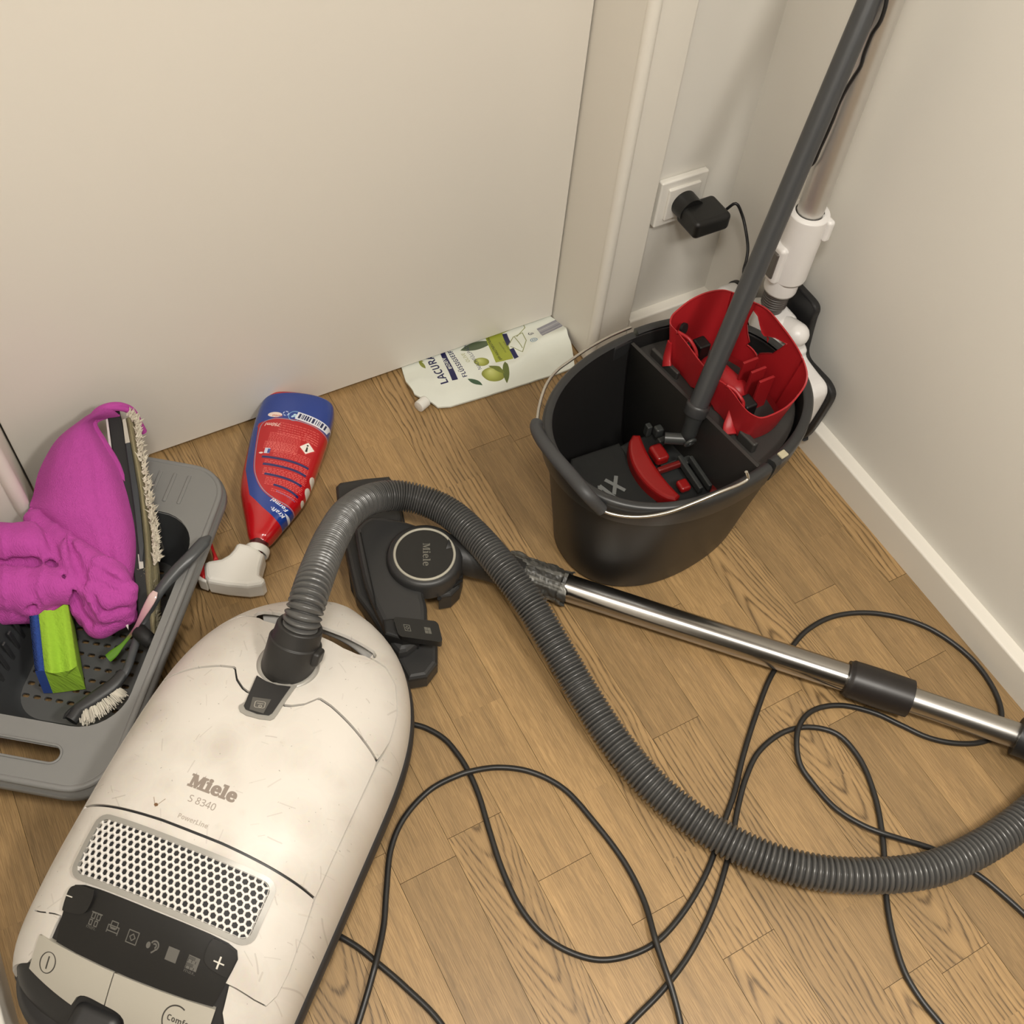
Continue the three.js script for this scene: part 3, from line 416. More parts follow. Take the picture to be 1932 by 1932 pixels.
{
  const a = V(0.4841,0.027,-0.6149), b = V(0.7759,0.03,-0.2998), c = V(0.9233,0.033,-0.132);
  const w = thing('suction_wand', 'polished telescopic metal suction wand lying on the floor between nozzle and hose', 'wand', V(b.x, 0, b.z));
  const put = g => into(w, g);
  obj('outer_tube', put(tube([a, a.clone().lerp(b, 0.5), b], 0.0192, 4, 48)), steelM, w);
  obj('inner_tube', put(tube([b.clone().lerp(c, -0.05), b.clone().lerp(c, 0.5), c], 0.0172, 4, 48)), std(lin(0.46, 0.445, 0.42), 0.30, { metalness: 1 }), w);
  const s0 = V(0.7697,0.032,-0.3045), s1 = V(0.8266,0.033,-0.241);
  obj('sleeve', put(tube([s0, s0.clone().lerp(s1, 0.5), s1], (s, t) => t < 0.06 ? 0.0235 : 0.0262 - 0.0012 * Math.abs(t - 0.5), 30, 40, true, 1, 1)), std(lin(0.016, 0.013, 0.012), 0.4), w);
  // tattered dark tape round the joint with the nozzle
  const t0 = V(0.4448,0.03,-0.6591), t1 = V(0.504,0.029,-0.5905);
  const tape = tube([t0, t0.clone().lerp(t1, 0.5), t1], 0.0245, 60, 60, false);
  { const p = tape.attributes.position, q = V(0, 0, 0), ax = t1.clone().sub(t0), L = ax.length(); ax.normalize();
    for (let i = 0; i < p.count; i++) { q.fromBufferAttribute(p, i); const s = q.clone().sub(t0).dot(ax) / L, ctr = t0.clone().addScaledVector(ax, s * L), r = q.clone().sub(ctr), an = Math.atan2(r.y, r.x * ax.z - r.z * ax.x); const nz = fbm(s * 7, an * 2.2, 5) - 0.5, nf = fbm(s * 30, an * 7, 8) - 0.5; r.multiplyScalar(0.97 + nz * 0.34 + nf * 0.12); if (s > 0.9) r.multiplyScalar(1 + 0.18 * (vnoise(an * 3, 2, 3) - 0.3)); const e = s > 0.93 ? (vnoise(an * 2.5, 1, 9) - 0.5) * 0.012 : 0; q.copy(ctr).add(r).addScaledVector(ax, e); p.setXYZ(i, q.x, Math.max(0.001, q.y), q.z); }
    tape.computeVertexNormals(); }
  const tapeT = dataTex(256, 256, (x, y) => { const f = fbm(x * 0.03, y * 0.03, 71), k = fbm(x * 0.2, y * 0.05, 72), wv = sstep(0.5, 0.75, f) * 95 + (k > 0.55 ? 34 : 0); return [58 + wv, 57 + wv, 54 + wv * 0.96]; });
  const tp = obj('tape', put(tape), std(0xffffff, 0.42, { map: tapeT, bumpMap: lumpBump, bumpScale: 0.0012 }), w); tp.userData.label = 'torn dark tape wrapped round the tube end';
  obj('handle', put(tube([V(0.9192,0.034,-0.1353), V(0.9307,0.036,-0.117), V(0.9379,0.05,-0.0765), V(0.9353,0.07,-0.042)], (s, t) => 0.026 - 0.003 * t, 24, 28)), std(lin(0.012, 0.012, 0.012), 0.45), w);
}
{
  const path = [V(0.1245,0.226,-0.5814), V(0.1401,0.245,-0.595), V(0.1588,0.246,-0.6187), V(0.1837,0.226,-0.6564), V(0.2182,0.186,-0.7101), V(0.2626,0.138,-0.767), V(0.3083,0.103,-0.7963), V(0.3442,0.09,-0.7942), V(0.3737,0.084,-0.7748), V(0.3969,0.082,-0.7423), V(0.4117,0.083,-0.6915), V(0.421,0.083,-0.6323), V(0.4304,0.072,-0.5712), V(0.4355,0.056,-0.5063), V(0.4396,0.04,-0.4384), V(0.4453,0.03,-0.3688), V(0.4597,0.0255,-0.2948), V(0.4881,0.024,-0.2254), V(0.5239,0.03,-0.1664), V(0.5722,0.036,-0.1168), V(0.6315,0.038,-0.0806), V(0.6982,0.036,-0.0552), V(0.7728,0.034,-0.0461), V(0.8454,0.036,-0.0486), V(0.9251,0.046,-0.0612), V(0.9689,0.07,-0.0835), V(0.9893,0.1,-0.1148)];
  const h = thing('suction_hose', 'dark grey ribbed suction hose arching from the vacuum over the floor', 'hose', V(path[12].x, 0, path[12].z));
  const c = curve(path); c.arcLengthDivisions = 1200; const L = c.getLength();
  const pitchAt = s => s < 0.3 ? lerp(0.0066, 0.0043, sstep(0.05, 0.28, s)) : lerp(0.0043, 0.0069, sstep(0.34, 1.2, s));
  let ph = 0; const PH = [0], M = 2600; for (let i = 1; i <= M; i++) { ph += L / M / pitchAt(L * i / M); PH.push(ph); }
  const phase = s => PH[clamp(Math.round(s / L * M), 0, M)];
  const g = tube(c, s => { const f = Math.abs(Math.sin(Math.PI * phase(s))); return 0.0158 + 0.0058 * f ** 0.75; }, 4200, 24, false);
  obj('ribbed_tube', into(h, g), std(lin(0.105, 0.104, 0.101), 0.3, { metalness: 0.25 }), h);
}
// ---------------------------------------------------------------- power cord
{
  const h = 0.0042, k = 0.0115;
  const pts = [...[V(0.2202,0.0042,-0.5323),V(0.2286,0.0042,-0.5182),V(0.244,0.0042,-0.503),V(0.2591,0.0042,-0.4784),V(0.2654,0.0042,-0.4503),V(0.2669,0.0042,-0.4252),V(0.2643,0.0042,-0.3926),V(0.2559,0.0042,-0.3498),V(0.2471,0.0042,-0.2988),V(0.245,0.0042,-0.2513),V(0.2531,0.0042,-0.2122),V(0.2701,0.0042,-0.1823),V(0.2977,0.0042,-0.1567),V(0.3332,0.0042,-0.1441),V(0.3688,0.0042,-0.1425),V(0.4152,0.0042,-0.156),V(0.4683,0.0042,-0.1831),V(0.5139,0.0042,-0.218),V(0.5515,0.0042,-0.2459),V(0.5908,0.0042,-0.2812),V(0.6399,0.0042,-0.3207),V(0.695,0.0042,-0.3596),V(0.7421,0.0042,-0.3802),V(0.7821,0.0042,-0.3936),V(0.8288,0.0042,-0.395),V(0.8761,0.0042,-0.3793),V(0.9177,0.0042,-0.3491),V(0.9469,0.0042,-0.3118),V(0.9649,0.0042,-0.2564),V(0.9632,0.0042,-0.2138),V(0.9523,0.0042,-0.1823),V(0.936,0.0042,-0.1629),V(0.9147,0.0042,-0.1517),V(0.8883,0.0042,-0.1541),V(0.8567,0.0042,-0.1693),V(0.83,0.0042,-0.192),V(0.8093,0.0042,-0.2218),V(0.7883,0.0042,-0.2519)], ...[V(0.756,0.0045,-0.28),V(0.7235,0.006,-0.2913),V(0.6946,0.0105,-0.2883),V(0.6715,0.0115,-0.2736),V(0.6529,0.006,-0.2408),V(0.6528,0.0042,-0.2051),V(0.6582,0.006,-0.1691),V(0.6734,0.01,-0.1369),V(0.6875,0.0118,-0.1186),V(0.7047,0.01,-0.1022),V(0.7399,0.0042,-0.0691),V(0.7662,0.0042,-0.0204),V(0.7744,0.0042,0.0039),V(0.7833,0.0042,0.0381),V(0.7974,0.0042,0.1108),V(0.7432,0.0042,0.1721),V(0.6464,0.0042,0.1692),V(0.6106,0.0042,0.1172),V(0.6087,0.0042,0.0836),V(0.6057,0.0042,0.0531),V(0.6081,0.0042,0.0222),V(0.6215,0.0042,-0.0146),V(0.6421,0.0042,-0.052),V(0.6653,0.0042,-0.0827),V(0.6918,0.0042,-0.1206),V(0.7145,0.0042,-0.1626),V(0.7284,0.0042,-0.2097),V(0.7239,0.0042,-0.2498),V(0.6979,0.0042,-0.2746),V(0.6619,0.0042,-0.2853),V(0.6153,0.0042,-0.2785),V(0.5799,0.0045,-0.2579),V(0.5488,0.0045,-0.2317),V(0.5047,0.0042,-0.1888),V(0.4511,0.0042,-0.1457),V(0.396,0.0042,-0.1138),V(0.3451,0.0055,-0.0951),V(0.295,0.0042,-0.0832),V(0.2363,0.0042,-0.0663),V(0.2304,0.0042,-0.0122),V(0.294,0.0042,0.0048),V(0.33,0.0042,-0.0285),V(0.3437,0.006,-0.056),V(0.3536,0.01,-0.0897),V(0.3571,0.0115,-0.1066),V(0.3642,0.0115,-0.1378),V(0.3673,0.0115,-0.1494),V(0.3791,0.006,-0.188),V(0.383,0.0042,-0.2357),V(0.3758,0.0042,-0.2963),V(0.3626,0.0042,-0.3524),V(0.3361,0.0045,-0.3899),V(0.3022,0.007,-0.4123),V(0.2693,0.0115,-0.4216),V(0.2501,0.0105,-0.4248),V(0.2139,0.0045,-0.4258),V(0.1694,0.0042,-0.4082),V(0.1404,0.0042,-0.3823),V(0.1145,0.0042,-0.3396),V(0.0955,0.0055,-0.3053),V(0.0761,0.0105,-0.2783),V(0.0658,0.0118,-0.2655),V(0.0512,0.008,-0.249),V(0.0279,0.0042,-0.2242),V(-0.0131,0.0042,-0.1814),V(0.02,0.0042,-0.119),V(0.1068,0.0042,-0.1177),V(0.1082,0.0042,-0.1782),V(0.0882,0.0042,-0.2354),V(0.0699,0.0042,-0.2753),V(0.0596,0.0042,-0.2962),V(0.0455,0.0042,-0.3179),V(0.0336,0.0042,-0.3359)]];
  const c = thing('power_cord', 'long black power cord lying in loops across the parquet', 'cord', V(0.2599,0,-0.2517));
  obj('cable', into(c, tube(pts, 0.0037, 1500, 9)), std(lin(0.016, 0.015, 0.014), 0.42), c);
}
// ---------------------------------------------------------------- refill pouch under the door
{
  const X0 = 0.452, X1 = 0.772, Z0 = -1.118, Z1 = -0.955, p = thing('refill_pouch', 'flat white liquid soap refill pouch with green olives slipped under the door', 'pouch', V(0.61, 0, -1.02));
  const T = canvas(2048, 1043, (g) => {
    const S = 2048 / 0.32, CX = x => (x - X0) * S, CY = z => (z - Z0) * S;
    g.fillStyle = '#dfe2d8'; g.fillRect(0, 0, 2048, 1043);
    const at = (q, f) => { g.save(); g.translate(CX(q[0]), CY(q[1])); f(); g.restore(); };
    // lettering runs from the lower edge towards the door
    const up = (q, s, font, color, rot = -1.50, sx = 1) => at(q, () => { g.rotate(rot); g.scale(sx, 1); g.font = font; g.fillStyle = color; g.fillText(s, 0, 0); });
    const navy = '#23244f', olive = '#8f9440', olive2 = '#b2b86c', gr = '#7a7a62';
    const leaf = (a, b, w, col) => { const x0 = CX(a[0]), y0 = CY(a[1]), x1 = CX(b[0]), y1 = CY(b[1]), nx = -(y1 - y0) * w, ny = (x1 - x0) * w, mx = (x0 + x1) / 2, my = (y0 + y1) / 2; g.fillStyle = col; g.beginPath(); g.moveTo(x0, y0); g.quadraticCurveTo(mx + nx, my + ny, x1, y1); g.quadraticCurveTo(mx - nx, my - ny, x0, y0); g.fill(); };
    const berry = (q, rx, ry, rot) => at(q, () => { g.rotate(rot); const r = g.createRadialGradient(-rx * 0.3, -ry * 0.3, 4, 0, 0, Math.max(rx, ry)); r.addColorStop(0, '#c3c77e'); r.addColorStop(0.6, '#9ba04c'); r.addColorStop(1, '#7c8034'); g.fillStyle = r; g.beginPath(); g.ellipse(0, 0, rx, ry, 0, 0, 7); g.fill(); });
    berry([0.6007,-1.031], 80, 60, 0.4); leaf([0.5826,-1.0716], [0.6412,-1.0668], 0.3, '#55614a'); berry([0.6664,-1.0859], 200, 60, -0.1); 
    berry([0.6051,-0.9985], 120, 92, 0.5); leaf([0.6353,-1.0149], [0.6178,-0.975], 0.25, '#5f6a36'); leaf([0.6066,-1.018], [0.6233,-0.9925], 0.3, '#6d7634'); leaf([0.5636,-1.0078], [0.579,-0.9857], 0.34, '#3f5a44'); leaf([0.5116,-1.0801], [0.5137,-1.0588], 0.3, '#848a3e'); leaf([0.51,-1.0808], [0.5176,-1.0747], 0.4, '#9aa055');
    g.fillStyle = navy; g.beginPath(); for (const [i, q] of [[0.5508,-1.0838], [0.5592,-1.0851], [0.5492,-1.0133], [0.5392,-1.0142]].entries()) g[i ? 'lineTo' : 'moveTo'](CX(q[0]), CY(q[1])); g.fill();
    up([0.5321,-1.0114], 'LACURA', '600 118px sans-serif', navy, -1.50, 1.05); up([0.5509,-1.0376], 'BODY', '600 46px sans-serif', '#dfe2d8', -1.50, 1.6);
    up([0.5657,-1.0119], 'FLÜSSIGSEIFE', '600 68px sans-serif', navy, -1.50, 1.05); up([0.5843,-1.0386], 'OLIVE', '52px sans-serif', '#a3a56a', -1.50, 1.2); up([0.594,-1.0163], 'NACHFÜLLPACK', '54px sans-serif', navy, -1.50, 1.05);
    g.fillStyle = '#9aa23c'; g.beginPath(); for (const [i, q] of [[0.6337,-1.0809], [0.664,-1.0776], [0.6513,-1.0152], [0.6209,-1.0191]].entries()) g[i ? 'lineTo' : 'moveTo'](CX(q[0]), CY(q[1])); g.fill();
    up([0.6328,-1.0212], 'pH-HAUTNEUTRAL', '600 42px sans-serif', '#333a1c', -1.46); up([0.6471,-1.0313], 'mit natürlichem', '26px sans-serif', '#4a5022', -1.46); up([0.6547,-1.0343], 'Olivenextrakt', '26px sans-serif', '#4a5022', -1.46);
    g.fillStyle = navy; for (const P of [[[0.6628,-1.0754], [0.6706,-1.0732], [0.6648,-1.0493], [0.6552,-1.0445]], [[0.6539,-1.0347], [0.662,-1.0349], [0.6603,-1.0136], [0.6523,-1.0134]]]) { g.beginPath(); P.forEach((q, i) => g[i ? 'lineTo' : 'moveTo'](CX(q[0]), CY(q[1]))); g.fill(); }
    g.strokeStyle = '#8d9260'; g.lineWidth = 9; for (const P of [[[0.6568,-1.0438], [0.6763,-1.0612], [0.6947,-1.0634], [0.6898,-1.0417], [0.6715,-1.0213], [0.6589,-1.0402]], [[0.6779,-1.0605], [0.6755,-1.0286]], [[0.7065,-1.085], [0.7046,-1.0723], [0.6811,-1.059]]]) { g.beginPath(); P.forEach((q, i) => g[i ? 'lineTo' : 'moveTo'](CX(q[0]), CY(q[1]))); g.stroke(); }
    // bar code block, recycling mark and round seal
    { const A = [0.7207,-1.0608], B = [0.7635,-1.067], C = [0.7169,-1.0358], e = 12; const x0 = CX(A[0]), y0 = CY(A[1]), ux = CX(B[0]) - x0, uy = CY(B[1]) - y0, vx = CX(C[0]) - x0, vy = CY(C[1]) - y0; for (let k = 0; k < 30; k++) { g.fillStyle = ['#84828f', '#55536a', '#a09fa6', '#6e6c80'][Math.floor(rnd() * 4)]; g.beginPath(); const a = k / 30, b = (k + 0.8) / 30; g.moveTo(x0 + vx * a, y0 + vy * a); g.lineTo(x0 + ux + vx * a, y0 + uy + vy * a); g.lineTo(x0 + ux + vx * b, y0 + uy + vy * b); g.lineTo(x0 + vx * b, y0 + vy * b); g.fill(); } }
    at([0.7005,-1.0355], () => { g.strokeStyle = '#6f8fa8'; g.lineWidth = 9; g.beginPath(); g.arc(0, 0, 34, 0, 7); g.stroke(); g.beginPath(); g.arc(0, 0, 15, 0, 7); g.stroke(); });
    at([0.7059,-1.0543], () => { g.strokeStyle = '#4c4a55'; g.lineWidth = 9; g.beginPath(); g.arc(-6, 0, 20, 0.6, 4.6); g.stroke(); g.beginPath(); g.arc(8, 10, 14, 3.4, 7.2); g.stroke(); });
  });
  const poly = [...[[0.4808,-1.0807],[0.4722,-1.0447],[0.4735,-1.0219],[0.4725,-1.0139],[0.4813,-0.9976],[0.4902,-0.9874],[0.4951,-0.9767],[0.5147,-0.9711],[0.56,-0.968],[0.6159,-0.9651],[0.6729,-0.9622],[0.7348,-0.9588],[0.7409,-0.9726],[0.7511,-1.0005],[0.7582,-1.0305],[0.7632,-1.0606],[0.7583,-1.0738]], [0.752, -1.108], [0.49, -1.108]];
  const mapP = (x, z, o) => V(x, 0.0035 + o + 0.006 * sstep(-1.07, -1.03, z) * sstep(-0.965, -0.99, z) * (0.5 + 0.9 * fbm(x * 16, z * 22, 3)) + 0.006 * sstep(0.70, 0.765, x) * sstep(-1.07, -1.02, z) + 0.0045 * Math.exp(-(((z + 1.012 + (x - 0.66) * 0.22 - 0.006 * Math.sin(x * 60)) / 0.007) ** 2)) * sstep(0.56, 0.62, x) + 0.0022 * (fbm(x * 60, z * 45, 6) - 0.5) * sstep(-1.075, -1.05, z), z);
  obj('film', into(p, patch(poly, 0.006, 0.006, mapP, 0.0012, 0.003, (x, z) => [(x - X0) / 0.32, 1 - (z - Z0) / (Z1 - Z0) * (0.163 / (1043 / 2048 * 0.32))])), std(0xffffff, 0.33, { map: T, bumpMap: lumpBump, bumpScale: 0.0004 }), p);
  const sA = V(0.489,0.008,-0.9982), sB = V(0.4638,0.011,-0.9879);
  obj('spout', into(p, tube([sA.clone().lerp(sB, -0.6), sA, sA.clone().lerp(sB, 0.4)], 0.0045, 6, 16, true, 0.6, 1)), std(lin(0.74, 0.73, 0.68), 0.4), p);
  obj('cap', into(p, along(lathe([[0, 0], [0.0088, 0], [0.0092, 0.001], [0.0092, 0.016], [0.0085, 0.018], [0, 0.018]], 28), V(0.4829,0.011,-0.9933), sB.clone().sub(sA).setY(0.0005))), std(lin(0.76, 0.74, 0.69), 0.4), p);
}
// ---------------------------------------------------------------- red trigger spray bottle lying on its side
{
  const nk = V(0.1502,0.03,-0.8398), bs = V(0.2895,0.03,-1.0417), ax = bs.clone().sub(nk).setY(0), L = ax.length(); ax.normalize(); const sd = V(-ax.z, 0, ax.x); // sd: towards the right of the picture
  const b = thing('spray_bottle', 'red trigger spray bottle with blue label lying with its base against the door', 'bottle', V(nk.x, 0, nk.z));
  const T = canvas(768, 1536, (g) => {
    const S = 1536 / 0.27, O = nk, CX = q => ((q[0] - O.x) * sd.x + (q[1] - O.z) * sd.z) * S + 384, CY = q => 1536 - ((q[0] - O.x) * ax.x + (q[1] - O.z) * ax.z) * S - 30;
    const P = (pts, col) => { g.fillStyle = col; g.beginPath(); pts.forEach((q, i) => g[i ? 'lineTo' : 'moveTo'](CX(q), CY(q))); g.closePath(); g.fill(); };
    const smooth = (pts) => new THREE.SplineCurve(pts.map(q => new THREE.Vector2(q[0], q[1]))).getPoints(60).map(v => [v.x, v.y]);
    g.fillStyle = '#b5141c'; g.fillRect(0, 0, 768, 1536);
    const blue = '#1c3c8e', navy = '#27245e', redL = '#c3272c';
    // blue base band and blue flank that swings over the shoulder
    P([...[[0.2012,-1.0014],[0.2257,-1.0295],[0.2509,-1.0243],[0.277,-1.0064],[0.2981,-0.9863],[0.3163,-0.9599]], ...[[0.3445,-0.9666],[0.3549,-1.0304],[0.2406,-1.084],[0.1979,-1.0359]]], blue);
    P([...smooth([[0.2228,-1.0241],[0.1929,-0.9623],[0.1855,-0.9343],[0.1859,-0.9084],[0.1961,-0.8841],[0.2099,-0.8694],[0.2188,-0.8621]]), ...[[0.2207,-0.8512],[0.216,-0.8435],[0.1986,-0.8351],[0.1859,-0.858],[0.176,-0.8827],[0.1677,-0.912],[0.1788,-0.9585],[0.2117,-1.0294]]], blue);
    g.strokeStyle = '#8d8fa6'; g.lineWidth = 7; g.beginPath(); smooth([[0.2198,-0.8606],[0.2106,-0.8711],[0.1971,-0.8867],[0.1875,-0.9086],[0.1869,-0.9358],[0.195,-0.9635],[0.2182,-1.0097],[0.2316,-1.0256],[0.2502,-1.0224],[0.2763,-1.0045],[0.3,-0.981],[0.3127,-0.9594]]).forEach((q, i) => g[i ? 'lineTo' : 'moveTo'](CX(q), CY(q))); g.stroke();
    const dir = (A, B) => Math.atan2(CY(B) - CY(A), CX(B) - CX(A));
    const txt = (A, B, s, font, col, al = 'left') => { g.save(); g.translate(CX(A), CY(A)); g.rotate(dir(A, B)); g.font = font; g.fillStyle = col; g.textAlign = al; g.fillText(s, 0, 0); g.restore(); };
    const bar = (A, B, w, col) => { g.strokeStyle = col; g.lineWidth = w; g.beginPath(); g.moveTo(CX(A), CY(A)); const M = [(A[0] + B[0]) / 2, (A[1] + B[1]) / 2]; g.quadraticCurveTo(CX(M), CY(M) - 14, CX(B), CY(B)); g.stroke(); };
    const word = { block(A, B, n, step, col = '#e2726a') { const ux = (B[0] - A[0]), uz = (B[1] - A[1]); for (let k = 0; k < n; k++) { let t = 0; while (t < 1) { const w = Math.min(1 - t, rr(0.03, 0.11)); const a = [A[0] + ux * t + ax.x * -step * k, A[1] + uz * t + ax.z * -step * k], e = [A[0] + ux * (t + w * 0.85) - ax.x * step * k, A[1] + uz * (t + w * 0.85) - ax.z * step * k]; g.strokeStyle = col; g.lineWidth = 6.5; g.globalAlpha = 0.8; g.beginPath(); g.moveTo(CX(a), CY(a)); g.lineTo(CX(e), CY(e)); g.stroke(); t += w + 0.012; } } g.globalAlpha = 1; } };
    word.block([0.2535,-1.0119], [0.2986,-0.9716], 6, 0.0042); word.block([0.2337,-1.0013], [0.2723,-0.9742], 14, 0.0026); word.block([0.2773,-0.9762], [0.2916,-0.9607], 3, 0.004); word.block([0.2211,-0.9897], [0.2594,-0.9607], 6, 0.0024);
    word.block([0.2278,-0.9692], [0.2685,-0.9348], 5, 0.0027); word.block([0.2085,-0.957], [0.2591,-0.918], 4, 0.0027); word.block([0.2023,-0.9451], [0.2507,-0.9052], 5, 0.0027); word.block([0.1986,-0.927], [0.2403,-0.8936], 5, 0.0027); word.block([0.1982,-0.9056], [0.226,-0.8799], 2, 0.003);
    bar([0.2069,-0.9652], [0.2596,-0.9209], 22, navy); bar([0.2034,-0.952], [0.2511,-0.9102], 22, navy); bar([0.1989,-0.9342], [0.239,-0.8963], 22, navy); bar([0.2032,-0.9103], [0.2277,-0.8821], 20, navy);
    txt([0.2541,-1.0094], [0.2406,-1.0191], '750ml', 'italic bold 46px sans-serif', '#e9cfc6');
    // hazard diamond, glass symbol, recycling marks, barcode, oval maker's mark
    g.save(); { const q = [0.271,-0.953]; g.translate(CX(q), CY(q)); g.rotate(Math.PI); g.rotate(Math.PI / 4); g.fillStyle = '#efe9e2'; g.fillRect(-50, -50, 100, 100); g.strokeStyle = '#c3272c'; g.lineWidth = 8; g.strokeRect(-46, -46, 92, 92); g.rotate(-Math.PI / 4); g.fillStyle = '#16120f'; g.beginPath(); g.moveTo(-9, -36); g.lineTo(9, -36); g.lineTo(5, 12); g.lineTo(-5, 12); g.fill(); g.beginPath(); g.arc(0, 28, 8, 0, 7); g.fill(); } g.restore();
    { const q = [0.2182,-0.9716]; g.save(); g.translate(CX(q), CY(q)); g.fillStyle = '#cfd2e4'; g.fillRect(-26, -26, 44, 56); g.fillStyle = '#3a4a96'; g.fillRect(0, -18, 22, 44); g.fillStyle = '#efe0dc'; g.beginPath(); g.ellipse(-50, 26, 18, 9, 0, 0, 7); g.fill(); g.restore(); }
    { const q = [0.2524,-1.0303]; g.save(); g.translate(CX(q), CY(q)); g.fillStyle = '#ecd9cd'; g.beginPath(); g.ellipse(0, 0, 62, 28, 0, 0, 7); g.fill(); g.restore(); txt([0.2556,-1.0277], [0.2479,-1.0336], 'Henkel', 'bold 26px sans-serif', '#b5422f', 'center'); }
    { const q = [0.2675,-1.0244]; g.save(); g.translate(CX(q), CY(q)); g.strokeStyle = '#b9c4e2'; g.lineWidth = 9; g.setLineDash([22, 10]); g.beginPath(); g.arc(0, 0, 22, 0, 7); g.stroke(); g.restore(); }
    { const q = [0.2769,-1.0143]; g.save(); g.translate(CX(q), CY(q)); g.strokeStyle = '#7fb2d6'; g.lineWidth = 6; g.beginPath(); g.arc(0, 0, 50, 0, 7); g.stroke(); g.fillStyle = '#bcdcec'; for (const [x, y] of [[-14, 6], [14, 8], [2, -14]]) { g.beginPath(); g.ellipse(x, y, 15, 10, x * 0.05, 0, 7); g.fill(); } g.restore(); }
    { const q = [0.2974,-0.9968]; g.save(); g.translate(CX(q), CY(q)); g.rotate(dir([0.2842,-1.0097], [0.3108,-0.9826])); g.fillStyle = '#dfe1ea'; g.fillRect(-140, -40, 280, 80); g.fillStyle = '#1e2450'; for (let x = -122; x < 118;) { const w = rr(4, 20); g.fillRect(x, -28, w, 52); x += w + rr(5, 14); } g.restore(); }
    // words on the blue shoulder and on the red flank, upside down for the camera
    txt([0.2079,-0.8674], [0.1945,-0.89], 'Formel', 'italic bold 44px sans-serif', '#e8eaf2'); txt([0.2003,-0.861], [0.1866,-0.8817], 'Kraft-', 'italic bold 44px sans-serif', '#e8eaf2'); txt([0.222,-0.8778], [0.2025,-0.9004], 'mit Sofortwirkung', '20px sans-serif', '#6f8fc4');
    { const q = [0.2072,-0.8567]; g.save(); g.translate(CX(q), CY(q)); g.rotate(0.3); g.strokeStyle = '#dfe4f0'; g.lineWidth = 13; g.beginPath(); g.arc(10, -24, 52, -0.9, 2.4); g.stroke(); g.fillStyle = '#dfe4f0'; g.beginPath(); g.moveTo(-62, 0); g.lineTo(-20, 26); g.lineTo(-14, -14); g.fill(); g.restore(); }
    txt([0.2956,-0.9435], [0.2844,-0.9326], 'rasch', 'italic bold 92px sans-serif', '#e7dcd6'); 
    for (const q of [[0.2622,-0.9028], [0.2485,-0.8874], [0.2355,-0.8732]]) { g.save(); g.translate(CX(q), CY(q)); g.fillStyle = '#e4dcd2'; g.beginPath(); g.ellipse(0, 0, 46, 56, 0.2, 0, 7); g.fill(); g.strokeStyle = '#8c8379'; g.lineWidth = 7; g.beginPath(); g.moveTo(-16, 22); g.lineTo(18, -22); g.stroke(); g.restore(); }
  });
  const prof = [[-0.004, 0.0105, 0.0105], [0.004, 0.0125, 0.0125], [0.012, 0.0175, 0.017], [0.035, 0.027, 0.022], [0.06, 0.0375, 0.0255], [0.085, 0.0465, 0.0275], [0.115, 0.0515, 0.028], [0.15, 0.054, 0.028], [0.19, 0.0565, 0.028], [0.225, 0.057, 0.028], [0.25, 0.0555, 0.0275], [0.262, 0.052, 0.0255], [0.267, 0.046, 0.021]];
  const pc = new THREE.CatmullRomCurve3(prof.map(p => V(...p)));
  const rings = []; for (let i = 0; i <= 60; i++) { const p = pc.getPoint(i / 60), off = 0.010 * sstep(0.0, 0.10, p.x) * (1 - 0.5 * sstep(0.16, 0.26, p.x)); rings.push(superRing(p.y, p.z, 2.5, 48, (u, v) => nk.clone().setY(0.0285 + v).addScaledVector(ax, p.x).addScaledVector(sd, u + off * 0))); }
  const uvB = (u, v, p) => { const d = p.clone().sub(nk), a = d.dot(ax), s = d.dot(sd); return [0.5 + s / 0.135, (a + 30 / 1536 * 0.27) / 0.27]; };
  const body = loft(rings); { const P = body.attributes.position, U = body.attributes.uv; for (let i = 0; i < P.count; i++) { const t = uvB(0, 0, V(P.getX(i), P.getY(i), P.getZ(i))); U.setXY(i, t[0], t[1]); } }
  obj('body', into(b, body), std(0xffffff, 0.2, { map: T, clearcoat: 0.5, clearcoatRoughness: 0.08 }), b);
  const wh = std(lin(0.76, 0.735, 0.68), 0.32), redT = std(lin(0.45, 0.016, 0.018), 0.35);
  const sprayPoly = [[0.1276,-0.8473],[0.1311,-0.8446],[0.1399,-0.8374],[0.1462,-0.8276],[0.1488,-0.8205],[0.1508,-0.8157],[0.1486,-0.812],[0.1433,-0.8041],[0.138,-0.7963],[0.1338,-0.7871],[0.1374,-0.7788],[0.1365,-0.7746],[0.1306,-0.771],[0.1124,-0.7763],[0.0878,-0.7921],[0.0687,-0.807],[0.0675,-0.816],[0.0715,-0.8317],[0.0747,-0.8367],[0.0803,-0.8378],[0.0968,-0.8335],[0.1081,-0.8356],[0.1168,-0.8409],[0.1228,-0.8467]];
  obj('spray_head', into(b, plan(sprayPoly, 0.010, 0.046, 0.0068)), wh, b);
  obj('collar', into(b, along(lathe([[0.0150, 0], [0.0172, 0.001], [0.0175, 0.009], [0.0165, 0.011], [0.012, 0.012]]), nk.clone().addScaledVector(ax, -0.014).setY(0.028), ax)), wh, b);
  obj('neck_ring', into(b, along(new THREE.CylinderGeometry(0.0135, 0.0135, 0.012, 32), nk.clone().addScaledVector(ax, 0.004).setY(0.0285), ax)), std(lin(0.08, 0.012, 0.014), 0.2), b);
  const tr = obj('trigger', into(b, plan([[0.0929,-0.8736],[0.0955,-0.8704],[0.0941,-0.8556],[0.0937,-0.8376],[0.0864,-0.8383],[0.0892,-0.8503]], 0.014, 0.040, 0.004)), redT, b); tr.userData.label = 'red trigger';
